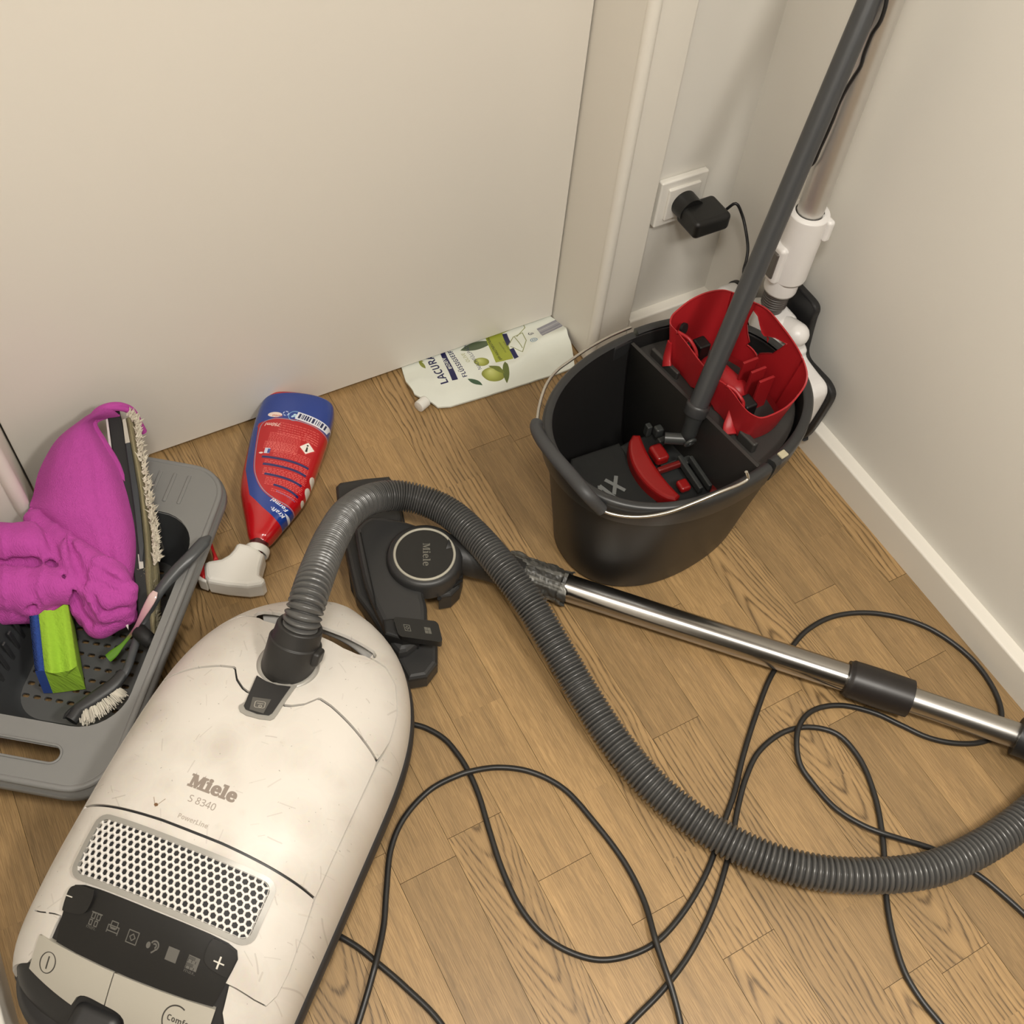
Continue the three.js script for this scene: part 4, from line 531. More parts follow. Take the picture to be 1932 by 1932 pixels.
  const nz = obj('nozzle', into(b, plan([[0.0654,-0.8381],[0.0719,-0.8397],[0.0752,-0.8362],[0.0691,-0.8167],[0.0641,-0.8172],[0.0606,-0.8264]], 0.014, 0.042, 0.005)), redT, b); nz.userData.label = 'red nozzle';
  obj('nozzle_cap', into(b, plan([[0.0581,-0.8276],[0.0612,-0.8261],[0.0686,-0.8132],[0.0659,-0.8098],[0.0585,-0.8181]], 0.014, 0.040, 0.003)), wh, b);
}

// ---------------------------------------------------------------- canister vacuum cleaner
{
  const vac = thing('canister_vacuum', 'scuffed white canister vacuum cleaner with honeycomb grille and black control panel', 'vacuum', V(-0.065, 0, -0.416), -48 * Math.PI / 180);
  const N = 2.8, Y0 = 0.07;
  const TS = [[-.20, .075], [-.175, .105], [-.15, .135], [-.115, .164], [-.075, .188], [-.04, .201], [0, .208], [.07, .214], [.15, .208], [.22, .192], [.28, .168], [.32, .145], [.352, .12], [.37, .1]];
  const TM = TS.map((p, i) => { if (!i) return (TS[1][1] - p[1]) / (TS[1][0] - p[0]); if (i === TS.length - 1) return (p[1] - TS[i - 1][1]) / (p[0] - TS[i - 1][0]); const a = TS[i - 1], b = TS[i + 1], h0 = p[0] - a[0], h1 = b[0] - p[0]; return (h0 * h0 * b[1] + (h1 * h1 - h0 * h0) * p[1] - h1 * h1 * a[1]) / (h0 * h1 * (h1 + h0)) * (h0 + h1) / (h0 + h1); });
  const top = s => { s = clamp(s, TS[0][0], TS[TS.length - 1][0]); let i = 0; while (i < TS.length - 2 && s > TS[i + 1][0]) i++; const [x0, y0] = TS[i], [x1, y1] = TS[i + 1], h = x1 - x0, t = (s - x0) / h; return y0 * (1 + 2 * t) * (1 - t) ** 2 + TM[i] * h * t * (1 - t) ** 2 + y1 * t * t * (3 - 2 * t) + TM[i + 1] * h * t * t * (t - 1); };
  const half = s => s > .12 ? .149 * Math.max(0, 1 - Math.min(1, (s - .12) / .238) ** 2.9) ** .5 : s < -.08 ? .149 * Math.max(0, 1 - Math.min(1, (-.08 - s) / .105) ** 3.4) ** (1 / 3) : .149;
  const P0 = (th, s) => { const w = half(s), T = top(s), sn = Math.sin(th), cs = Math.max(0, Math.cos(th)); return V(w * Math.sign(sn) * Math.abs(sn) ** (2 / N), Y0 + (T - Y0) * cs ** (2 / N), -s); };
  const nrm = (th, s) => { const e = 0.004; th = clamp(th, -1.53, 1.53); s = clamp(s, -.18, .352); const a = P0(th + e, s).sub(P0(th - e, s)), b = P0(th, s + .002).sub(P0(th, s - .002)); return b.cross(a).normalize().negate(); };
  { const n = nrm(0, 0.05); if (n.y < 0) throw new Error('normal sign'); }
  const S = (th, s, o = 0) => P0(th, s).addScaledVector(nrm(th, s), o);
  // plan coordinates (u across, s along) <-> (theta, s)
  const TH = (u, s) => { const r = clamp(Math.abs(u) / half(s), 0, 1); return Math.sign(u) * Math.asin(r ** (N / 2)); };
  const US = (u, s, o = 0) => S(TH(u, s), s, o);
  const uvPlan = (th, s, q) => { const p = P0(th, s); return [(p.x + 0.16) / 0.32, (s + 0.2) / 0.57]; };
  // white shell print: scuffs, dirt and the lettering on the lid
  const shellT = canvas(1150, 2048, (g, W, H) => {
    const X = u => (u + 0.16) / 0.32 * W, Y = s => H - (s + 0.2) / 0.57 * H;
    g.fillStyle = '#d6d0c8'; g.fillRect(0, 0, W, H);
    for (let i = 0; i < 420; i++) { const x = rnd() * W, y = rnd() * H, r = rr(14, 110), q = g.createRadialGradient(x, y, 0, x, y, r); const a = rr(0.015, 0.06); q.addColorStop(0, `rgba(120,104,88,${a})`); q.addColorStop(1, 'rgba(120,104,88,0)'); g.fillStyle = q; g.fillRect(x - r, y - r, 2 * r, 2 * r); }
    g.lineCap = 'round';
    for (let i = 0; i < 230; i++) { const x = rnd() * W, y = rnd() * H, l = rr(6, 60), a = rr(0, 6.3), bow = rr(-3, 3); g.strokeStyle = `rgba(84,74,66,${rr(0.04, 0.17)})`; g.lineWidth = rr(1.6, 6); g.beginPath(); g.moveTo(x, y); g.quadraticCurveTo(x + Math.cos(a) * l / 2 + bow, y + Math.sin(a) * l / 2 - bow, x + Math.cos(a) * l, y + Math.sin(a) * l); g.stroke(); }
    for (let i = 0; i < 240; i++) { g.fillStyle = `rgba(60,56,52,${rr(0.1, 0.4)})`; g.beginPath(); g.ellipse(rnd() * W, rnd() * H, rr(0.8, 3.5), rr(0.6, 2), rnd() * 3, 0, 7); g.fill(); }
    g.fillStyle = '#6b4a2c'; g.beginPath(); g.ellipse(X(-.047), Y(.029), 8, 6, 0, 0, 7); g.fill(); g.strokeStyle = 'rgba(110,90,70,.5)'; g.lineWidth = 3; g.beginPath(); g.moveTo(X(-.053), Y(.035)); g.lineTo(X(-.047), Y(.027)); g.lineTo(X(-.041), Y(.037)); g.stroke();
    g.textAlign = 'center'; g.fillStyle = '#8d8177';
    g.save(); g.translate(X(-.0005), Y(.0575)); g.scale(1.0, 0.92); g.font = '900 68px serif'; g.fillText('Miele', 0, 0); g.lineWidth = 4; g.strokeStyle = '#8d8177'; g.strokeText('Miele', 0, 0); g.restore();
    g.font = '37px sans-serif'; g.fillStyle = '#958a80'; g.fillText('S 8340', X(-.004), Y(.0425)); g.font = 'bold 24px sans-serif'; g.fillStyle = '#aaa096'; g.fillText('PowerLine', X(-.004), Y(.0245));
  });
  const white = std(0xffffff, 0.42, { map: shellT });
  const dark = std(lin(0.020, 0.0195, 0.020), 0.45), rubber = std(lin(0.024, 0.023, 0.024), 0.55), greyM = std(lin(0.36, 0.345, 0.315), 0.38, { metalness: 0.25 }), silver = std(lin(0.50, 0.475, 0.43), 0.42, { metalness: 0.2 });
  const pp = (poly, off, thick, mat, name, parent = vac, uvf = uvPlan) => obj(name, patch(poly, 0.045, 0.008, S, off, thick, uvf), mat, parent);
  const mir = pts => [...pts, ...pts.slice().reverse().map(p => [-p[0], p[1]])];
  // dark inner body under the panels, chassis and rear
  const inner = gridGeo(60, 60, (u, v) => { const th = lerp(-1.57, 1.57, u), s = lerp(-.181, .276, v); return S(th, s, -0.0015); });
  const frontWall = gridGeo(60, 1, (u, v) => { const q = S(lerp(-1.57, 1.57, u), .276, -0.0015); q.y = lerp(0.05, q.y, v); return q; });
  obj('inner_body', [inner, frontWall], dark, vac);
  const outline = (o, y, s0 = -.182, s1 = .356, k = 44) => { const R = []; for (let i = 0; i <= k; i++) { const t = (1 - Math.cos(i / k * Math.PI)) / 2, s = lerp(s0, s1, t); R.push([half(s), s]); } const L = R.map(([w, s]) => [-w, s]), A = [...R.map(([w, s]) => [w, s]), ...L.reverse().slice(1, -1)]; const n = A.length; return A.map((p, i) => { const a = A[(i + n - 1) % n], b = A[(i + 1) % n], dx = b[0] - a[0], dy = b[1] - a[1], l = Math.hypot(dx, dy) || 1; return V(p[0] + dy / l * o, y, -(p[1] - dx / l * o)); }); };
  const cx = outline(-0.02, 0.03, -.18, .262), cx2 = outline(-0.004, 0.068, -.182, .27), cx0 = outline(-0.045, 0.012, -.17, .25);
  obj('chassis', loft([cx0, cx, cx2]), dark, vac);
  obj('bumper', (() => { const a = [[-0.001, 0.074], [0.0035, 0.073], [0.0065, 0.066], [0.0065, 0.050], [0.003, 0.042], [-0.004, 0.040]].map(([o, y]) => outline(o, y, -.15, .357)); return loft(a, false, false); })(), rubber, vac);
  for (const [u, s] of [[-.11, .2], [.11, .2], [-.115, -.1], [.115, -.1]]) obj('wheel', new THREE.CylinderGeometry(0.02, 0.02, 0.018, 24).rotateZ(Math.PI / 2).translate(u, 0.02, -s), dark, vac);
  // rear: black housing with the cord reel grip
  const rear = (o, y, s1) => superRing(0.148 + o, 0.105, 3.2, 64, (u, z) => V(u, y, 0.075 + o + z * s1));
  obj('rear_housing', loft([rear(-0.02, 0.02, 1), rear(-0.004, 0.035, 1.1), rear(0, 0.075, 1.16), rear(-0.006, 0.092, 1.14), rear(-0.02, 0.104, 1.05), rear(-0.05, 0.11, .9)]), rubber, vac);
  obj('seam_strip', loft([rear(0.0012, 0.060, 1.152), rear(0.0016, 0.064, 1.158), rear(0.001, 0.067, 1.158)], false, false), std(lin(0.04, 0.039, 0.037), 0.5), vac);
  obj('cord_grip', [rbox(0.052, 0.034, 0.05, 0.012, -0.022, 0.118, 0.172), rbox(0.04, 0.02, 0.04, 0.008, -0.022, 0.128, 0.19)], dark, vac);
  // panels of the white shell, each with a narrow joint to its neighbour
  const lidFront = [[0.9882,0.1684], [0.7284,0.1784], [0.4858,0.189], [0.3395,0.1955], [0.2435,0.1982], [0.2261,0.1972], [0.1666,0.1845], [0.1031,0.1765], [0.0711,0.1743]];
  const sideJ = [[1.0, .16], [1.0, .09], [0.995, .02]];
  const rearJ = [[0.99, .0125], [0.75, .0145], [0.436, .0165], [.12, .0185]];
  const lid = mir([[0, .176], ...lidFront.slice().reverse(), ...sideJ, ...rearJ]);
  pp(lid, 0.0022, 0.0045, white, 'dust_lid');
  const rc = mir([[0, .0158], [.12, .0158], [.436, .0138], [.75, .0117], [.988, .0098], [1.03, -.02], [1.06, -.06], [1.03, -.082], [.95, -.094], [.80, -.094], [.6, -.092]]);
  pp(rc, 0.0022, 0.0045, white, 'rear_cover');
  const slotF = [[0, .3005], [.1, .3005], [.193, .3005], [.422, .2985], [.56, .2965], [.60, .292], [.58, .286], [.513, .2835]];
  const slotR = [[.45, .2815], [.36, .2785], [.223, .2785], [.12, .2815], [0, .2835]];
  const cover = mir([[0, .1795], ...lidFront.map(p => [p[0], p[1] + .0032]).reverse(), [1.01, .178], [1.06, .2], [1.05, .235], [.93, .268], [.74, .281], ...slotR]);
  pp(cover, 0.0022, 0.0045, white, 'front_cover');
  const sideIn = [...slotF, [.52, .2845], [.76, .2835], [.95, .2705], [1.066, .237], [1.076, .2], [1.022, .168], [1.016, .09], [1.008, .01], [1.045, -.02], [1.072, -.06], [1.036, -.0832], [.95, -.0952], [.8, -.0952], [.6, -.0932], [.54, -.093], [.57, -.115], [.66, -.128], [.80, -.138]];
  const side = [...sideIn, [1.568, -.150], [1.568, -.1], [1.568, .1], [1.568, .2], [1.568, .3], [1.568, .34], [1.568, .3555]];
  pp([...side, ...side.slice().reverse().map(p => [-p[0], p[1]])], 0.0022, 0.004, white, 'side_shell');
  // carrying handle: rounded bar in front of the slot
  const hp = []; for (let i = -8; i <= 8; i++) { const u = i / 8 * 0.076, s = .3215 - 0.017 * Math.abs(i / 8) ** 2.6; hp.push(V(u, top(s) - 0.0150 - 0.022 * Math.abs(i / 8) ** 2.2, -s)); }
  obj('handle', tube(hp, 0.0125, 50, 24, true, 0.95, 1.12), std(lin(0.74, 0.71, 0.665), 0.32), vac);
  // honeycomb exhaust grille
  const gq = [[-0.0936,0.0018], [0.09,-0.0004], [0.0903,-0.0526], [-0.102,-0.0496]];
  const inq = [[.0955, .0035], [.0955, -.0545]];
  const rr4 = (hu, s1, s0, r) => { const o = []; for (const [cu, cs, a0] of [[hu - r, s1 - r, 0], [-(hu - r), s1 - r, 1], [-(hu - r), s0 + r, 2], [hu - r, s0 + r, 3]]) for (let k = 0; k <= 5; k++) { const a = (a0 + k / 5) * Math.PI / 2; o.push([cu + r * Math.cos(a), cs + r * Math.sin(a)]); } return o; };
  const ppu = (poly, off, thick, mat, name, uvf = (u, s) => [(u + 0.16) / 0.32, (s + 0.2) / 0.57]) => obj(name, patch(poly, 0.006, 0.006, US, off, thick, uvf), mat, vac);
  ppu(rr4(.0925, .0005, -.0525, .008), 0.0030, 0.001, std(lin(0.006, 0.006, 0.007), 0.6), 'grille_back');
  { const o = rr4(.0985, .0062, -.0582, .0125), i = rr4(.0935, .0012, -.0532, .0085); const ring = [...o, o[0], i[0], ...i.slice(1).reverse(), i[0]]; const fr = ppu(ring, 0.0058, 0.0034, greyM, 'grille_frame'); fr.userData.label = 'grey grille frame'; }
  { const pos = [], idx = [], p = 0.00735, r = p / 2 * 1.1547, ri = r * 0.70, inside = rr4(.0945, .0022, -.0542, .009), A = inside.map(q => new THREE.Vector2(...q)); const put = q => { pos.push(q.x, q.y, q.z); return pos.length / 3 - 1; };
    for (let j = -5; j <= 5; j++) for (let i = -14; i <= 14; i++) { const cu = (i + (j & 1 ? .5 : 0)) * p, cs = -.026 + j * p * .866; if (Math.abs(cu) > .0925 || cs > .0005 || cs < -.0525) continue; const O = [], I = [], D = []; for (let k = 0; k < 6; k++) { const a = (k + .5) * Math.PI / 3, cl = (u, s) => [clamp(u, -.0942, .0942), clamp(s, -.0541, .0021)]; O.push(put(US(...cl(cu + r * Math.cos(a), cs + r * Math.sin(a)), .0050))); I.push(put(US(...cl(cu + ri * Math.cos(a), cs + ri * Math.sin(a)), .0052))); D.push(put(US(...cl(cu + ri * Math.cos(a), cs + ri * Math.sin(a)), .0031))); } for (let k = 0; k < 6; k++) { const m = (k + 1) % 6; idx.push(O[k], O[m], I[k], O[m], I[m], I[k], I[k], I[m], D[k], I[m], D[m], D[k]); } }
    const g = new THREE.BufferGeometry(); g.setIndex(idx); g.setAttribute('position', new THREE.Float32BufferAttribute(pos, 3)); g.computeVertexNormals(); const hc = obj('honeycomb', g, std(lin(0.72, 0.69, 0.65), 0.4), vac); hc.userData.label = 'white honeycomb grille'; }
  // control panel
  const panelT = canvas(1024, 512, (g, W, H) => {
    const X = u => (u + .11) / .22 * W, Y = s => (-.055 - s) / .08 * H; g.fillStyle = '#1c1b1a'; g.fillRect(0, 0, W, H);
    g.strokeStyle = g.fillStyle = '#77746e'; g.lineWidth = 4; g.lineJoin = 'round';
    const ic = (u, s, f) => { g.save(); g.translate(X(u), Y(s)); g.scale(1.12, 1.5); f(); g.restore(); };
    ic(-.0535, -.0855, () => { for (const x of [-18, 6]) { g.strokeRect(x, -24, 14, 20); g.strokeRect(x - 2, 2, 12, 18); } g.beginPath(); g.moveTo(-24, -26); g.lineTo(26, -26); g.stroke(); });
    ic(-.0325, -.0862, () => { g.strokeRect(-14, -24, 28, 22); g.strokeRect(-24, -8, 48, 20); g.beginPath(); g.moveTo(-12, 2); g.lineTo(12, 2); g.moveTo(-24, 12); g.lineTo(-24, 20); g.moveTo(24, 12); g.lineTo(24, 20); g.stroke(); });
    ic(-.0110, -.0870, () => { g.strokeRect(-22, -22, 44, 44); g.beginPath(); g.moveTo(0, -12); g.lineTo(12, 0); g.lineTo(0, 12); g.lineTo(-12, 0); g.closePath(); g.stroke(); });
    ic(.0105, -.0878, () => { g.beginPath(); g.ellipse(-16, 0, 9, 12, 0, 0, 7); g.fill(); g.lineWidth = 6; g.beginPath(); g.arc(10, -6, 16, 3.4, 7.4); g.stroke(); g.beginPath(); g.moveTo(20, 4); g.quadraticCurveTo(12, 16, 4, 22); g.stroke(); g.beginPath(); g.arc(10, -5, 7, 3.6, 7.6); g.stroke(); });
    ic(.0322, -.0878, () => { g.fillRect(-24, -24, 48, 48); });
    ic(.0535, -.0878, () => { g.fillRect(-24, -24, 48, 48); g.fillStyle = '#1c1b1a'; for (let r = 0; r < 4; r++) for (let k = 0; k < 3; k++) { if (r % 2) g.fillRect(-22 + k * 16, -22 + r * 12, 2, 10); else g.fillRect(-24, -20 + r * 12 + k * 4, 30, 1.6); } g.fillStyle = '#77746e'; });
    g.font = '26px sans-serif'; g.textAlign = 'center'; g.fillText('min.', X(-.0545), Y(-.0935)); g.fillText('max.', X(.0535), Y(-.0965));
    g.fillStyle = '#cfcac0'; g.fillRect(X(-.0875) - 22, Y(-.0735) - 3, 44, 7); g.fillRect(X(.0765) - 24, Y(-.078) - 4, 48, 8); g.fillRect(X(.0765) - 4, Y(-.078) - 34, 8, 68);
  });
  const uvPanel = (u, s) => [(u + .11) / .22, 1 - (-.055 - s) / .08];
  const panelM = std(lin(0.62, 0.62, 0.62), 0.42, { map: panelT }), keyM = std(0xffffff, 0.38, { map: panelT });
  const pr = [[0, -.0605], [.03, -.0603], [.06, -.0603], [.078, -.061], [.088, -.0635], [.0915, -.07], [.0905, -.08], [.0875, -.1], [.085, -.113], [.06, -.1158], [.03, -.1172], [0, -.1178]];
  ppu(mir(pr), 0.0036, 0.005, panelM, 'control_panel', uvPanel);
  for (const sg of [1, -1]) { const kp = [[.064, -.0618], [.078, -.0622], [.087, -.0645], [.090, -.070], [.0888, -.084], [.0862, -.0865], [.074, -.0855], [.066, -.083], [.0625, -.078], [.062, -.068]].map(q => [q[0] * sg, q[1]]); ppu(smoothPoly(kp, 3), 0.0072, 0.0045, keyM, 'key', uvPanel); }
  // silver foot pedals at the rear
  const pedT = canvas(1024, 512, (g, W, H) => { const X = u => (u + .13) / .26 * W, Y = s => (-.105 - s) / .07 * H; g.fillStyle = '#b9b4a8'; g.fillRect(0, 0, W, H); g.strokeStyle = g.fillStyle = '#3d3a36'; g.lineWidth = 5; g.beginPath(); g.ellipse(X(-.087), Y(-.131), 34, 62, 0, 0, 7); g.stroke(); g.lineWidth = 6; g.beginPath(); g.moveTo(X(-.087), Y(-.131) - 38); g.lineTo(X(-.087), Y(-.131) + 38); g.stroke();
    g.save(); g.translate(X(.055), Y(-.135)); g.scale(1, 1.75); g.lineWidth = 5; g.beginPath(); g.arc(0, 0, 50, 0.9, 5.2); g.stroke(); g.font = 'bold 28px sans-serif'; g.fillText('Comfort', -34, 6); g.beginPath(); g.arc(4, 30, 12, 2, 7); g.stroke(); g.beginPath(); g.moveTo(-4, 24); g.lineTo(10, 14); g.lineTo(14, 28); g.fill(); g.restore(); });
  const uvPed = (u, s) => [(u + .13) / .26, 1 - (-.105 - s) / .07], pedM = std(0xffffff, 0.4, { map: pedT, metalness: 0.15 });
  const low = u => -.1572 + .020 * (u / .11) ** 2 - .002, notch = u => Math.abs(u + .02) < .03 ? .0135 * Math.sqrt(Math.max(0, 1 - ((u + .02) / .03) ** 4)) : 0;
  const edgeUp = u => -.1188 + .0060 * (u / .1) ** 2;
  const ped = (a, b) => { const o = []; for (let i = 0; i <= 24; i++) { const u = lerp(a, b, i / 24); o.push([u, edgeUp(u)]); } for (let i = 0; i <= 24; i++) { const u = lerp(b, a, i / 24); o.push([u, low(u) + notch(u)]); } return o; };
  ppu(ped(-.106, -.0175), 0.0042, 0.006, pedM, 'pedal', uvPed); ppu(ped(-.0163, .088), 0.0042, 0.006, pedM, 'pedal', uvPed);
  // hose socket: grey ring and tongue frame, black release key, cuff
  const tongue = [[-0.0145,0.1798], [-0.0156,0.1653], [-0.0208,0.1564], [-0.0202,0.1534], [-0.0166,0.1498], [-0.0084,0.1482], [0.0065,0.1497], [0.0175,0.1526], [0.0203,0.1562], [0.021,0.1628], [0.0214,0.1813], [0.0228,0.2033], [0.0112,0.2009], [-0.0025,0.1963]];
  ppu(tongue, 0.0042, 0.004, greyM, 'socket_frame');
  ppu([[-0.0222,0.1969], [-0.0157,0.1568], [-0.0119,0.1538], [0.0018,0.1536], [0.0138,0.1566], [0.0159,0.1605], [0.0179,0.1983], [0.0039,0.1943], [-0.0093,0.194]], 0.0056, 0.003, dark, 'release_key');
  const iconT = canvas(128, 128, (g) => { g.fillStyle = '#55534f'; g.fillRect(0, 0, 128, 128); g.strokeStyle = '#a39e94'; g.lineWidth = 5; g.beginPath(); g.roundRect(26, 34, 70, 64, 14); g.stroke(); g.beginPath(); g.moveTo(40, 56); g.lineTo(84, 56); g.stroke(); g.beginPath(); g.arc(66, 82, 10, 0, 7); g.stroke(); });
  { const q = [[-0.0122,0.1698], [0.0073,0.1745], [0.008,0.1557], [-0.0079,0.1546]]; const m = ppu(q, 0.0062, 0.001, std(0xffffff, 0.5, { map: iconT }), 'icon_plate', (u, s) => { const ex = [q[1][0] - q[0][0], q[1][1] - q[0][1]], ey = [q[3][0] - q[0][0], q[3][1] - q[0][1]], d = ex[0] * ey[1] - ex[1] * ey[0], du = u - q[0][0], ds = s - q[0][1]; return [(du * ey[1] - ds * ey[0]) / d, 1 - (ex[0] * ds - ex[1] * du) / d]; }); m.userData.label = 'grey plate with a bag symbol'; }
  const base = V(0, 0.190, -.2265), dir = V(0, 0.80, -0.60).normalize();
  obj('socket_ring', along(lathe([[0.0285, -0.004], [0.0345, -0.004], [0.0355, 0.0], [0.0345, 0.004], [0.031, 0.0055], [0.0285, 0.005]], 64), base, V(0, 0.97, -0.2).normalize()), greyM, vac);
  const cuffEnd = into(vac, new THREE.BufferGeometry().setFromPoints([V(0.1307,0.2345,-0.5867)])), ce = V(cuffEnd.attributes.position.getX(0), cuffEnd.attributes.position.getY(0), cuffEnd.attributes.position.getZ(0));
  const cd = ce.clone().sub(base), cl = cd.length();
  obj('cuff', [along(lathe([[0.0, -0.012], [0.0298, -0.012], [0.0302, 0.0], [0.0302, cl * .62], [0.0292, cl * .645], [0.0272, cl * .66], [0.0262, cl - 0.003], [0.025, cl], [0.017, cl], [0.017, cl - 0.01]], 56), base, cd), along(rbox(0.010, cl * .32, 0.020, 0.004, 0.030, cl * .5, 0.004), base, cd)], std(lin(0.022, 0.021, 0.020), 0.45), vac);
}

// ---------------------------------------------------------------- grey basket with cleaning things
{
  const C = V(0.1536,0.1,-0.9247), e = V(-0.609, 0, 0.793), n = V(-0.793, 0, -0.609); // right far corner, long axis towards the camera, across
  const LEN = 0.470, WID = 0.224, H = 0.10;
  const bk = thing('storage_basket', 'grey plastic basket with slotted bottom holding cleaning things by the door', 'basket', C.clone().addScaledVector(e, LEN / 2).addScaledVector(n, WID / 2).setY(0));
  const M = new THREE.Matrix4().makeBasis(e, V(0, 1, 0), V(0, 0, 0).crossVectors(e, V(0, 1, 0))).setPosition(C.x, 0, C.z); // local: x along e, z = e x y
  // e x y = (-ez, 0, ex)*... points to the left of the picture when negative; use b = -z below
  const sgn = V(0, 0, 0).crossVectors(e, V(0, 1, 0)).dot(n) > 0 ? 1 : -1;
  const loc = g => into(bk, g.applyMatrix4(M));
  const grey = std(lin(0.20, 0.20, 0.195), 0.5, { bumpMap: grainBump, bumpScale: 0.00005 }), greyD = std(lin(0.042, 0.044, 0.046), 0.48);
  const rrect = (a0, a1, b0, b1, r, k = 8) => { const o = []; const rs = Array.isArray(r) ? r : [r, r, r, r]; for (const [ca, cb, q, R] of [[a1 - rs[0], b1 - rs[0], 0, rs[0]], [a0 + rs[1], b1 - rs[1], 1, rs[1]], [a0 + rs[2], b0 + rs[2], 2, rs[2]], [a1 - rs[3], b0 + rs[3], 3, rs[3]]]) for (let i = 0; i <= k; i++) { const t = (q + i / k) * Math.PI / 2; o.push([ca + R * Math.cos(t), sgn * (cb + R * Math.sin(t))]); } return o; };
  const R3 = (poly, y) => poly.map(p => V(p[0], y, p[1]));
  const hole = rrect(0.083, 0.396, 0.014, WID - 0.014, [0.055, 0.055, 0.055, 0.055]);
  const grip = rrect(0.420, 0.442, 0.065, WID - 0.065, 0.0108), grip2 = rrect(0.028, 0.050, 0.075, WID - 0.075, 0.0108);
  obj('rim', [loc(plan(rrect(0.006, LEN - 0.006, 0.006, WID - 0.006, 0.045), H - 0.004, H, 0.0012, 0, [hole, grip])), loc(tube(R3(rrect(0.004, LEN - 0.004, 0.004, WID - 0.004, 0.047), H - 0.003).concat(R3(rrect(0.004, LEN - 0.004, 0.004, WID - 0.004, 0.047), H - 0.003).slice(0, 1)), 0.0042, 260, 10, false))], grey, bk);
  obj('skirt', loc(loft([R3(rrect(0.0005, LEN - 0.0005, 0.0005, WID - 0.0005, 0.05), H - 0.003), R3(rrect(-0.001, LEN + 0.001, -0.001, WID + 0.001, 0.051), H - 0.012), R3(rrect(-0.003, LEN + 0.003, -0.003, WID + 0.003, 0.052), H - 0.0125), R3(rrect(-0.0035, LEN + 0.0035, -0.0035, WID + 0.0035, 0.052), H - 0.022), R3(rrect(0.0005, LEN - 0.0005, 0.0005, WID - 0.0005, 0.05), H - 0.022)], false, false)), grey, bk);
  obj('grip_edge', loc(tube(R3(grip, H + 0.0005).concat([R3(grip, H + 0.0005)[0]]), 0.0016, 120, 8, false)), grey, bk);
  for (let k = 0; k < 4; k++) obj('rib', loc(rbox(0.048, 0.003, 0.005, 0.0015, 0.044, H + 0.0002, sgn * (0.052 + k * 0.02))), grey, bk);
  const in0 = rrect(0.083, 0.396, 0.014, WID - 0.014, 0.055), in1 = rrect(0.092, 0.388, 0.022, WID - 0.022, 0.052), in2 = rrect(0.094, 0.386, 0.0245, WID - 0.0245, 0.05), in3 = rrect(0.104, 0.372, 0.034, WID - 0.034, 0.045), in4 = rrect(0.112, 0.362, 0.042, WID - 0.042, 0.038);
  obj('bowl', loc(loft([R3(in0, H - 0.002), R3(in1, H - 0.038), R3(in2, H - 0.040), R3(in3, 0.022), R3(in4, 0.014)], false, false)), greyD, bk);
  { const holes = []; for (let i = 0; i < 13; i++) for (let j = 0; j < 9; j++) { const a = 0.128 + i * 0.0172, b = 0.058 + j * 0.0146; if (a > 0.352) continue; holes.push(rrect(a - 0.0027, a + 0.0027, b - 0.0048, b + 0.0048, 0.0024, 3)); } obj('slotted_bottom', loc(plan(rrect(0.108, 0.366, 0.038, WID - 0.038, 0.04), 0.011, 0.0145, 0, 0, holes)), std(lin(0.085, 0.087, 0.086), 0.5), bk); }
  const ribs = []; for (let i = 0; i < 14; i++) ribs.push(rbox(0.006, 0.05, 0.003, 0.001, 0.13 + i * 0.0155, 0.058, sgn * (WID - 0.0275)).applyMatrix4(new THREE.Matrix4())); 
  ribs.forEach(g => obj('rib', loc(g), std(lin(0.035, 0.036, 0.038), 0.5), bk));
  for (let r = 0; r < 2; r++) for (let i = 0; i < 6; i++) obj('rib', loc(rbox(0.003, 0.022, 0.004, 0.001, r ? 0.1015 : 0.0925, r ? 0.042 : 0.078, sgn * (0.075 + i * 0.014))), std(lin(0.14, 0.13, 0.11), 0.5), bk);
}
const clothMat = std(lin(0.46, 0.062, 0.34), 0.95, { sheen: 0.6, sheenRoughness: 0.6, sheenColor: lin(0.50, 0.14, 0.42), bumpMap: grainBump, bumpScale: 0.0010 });
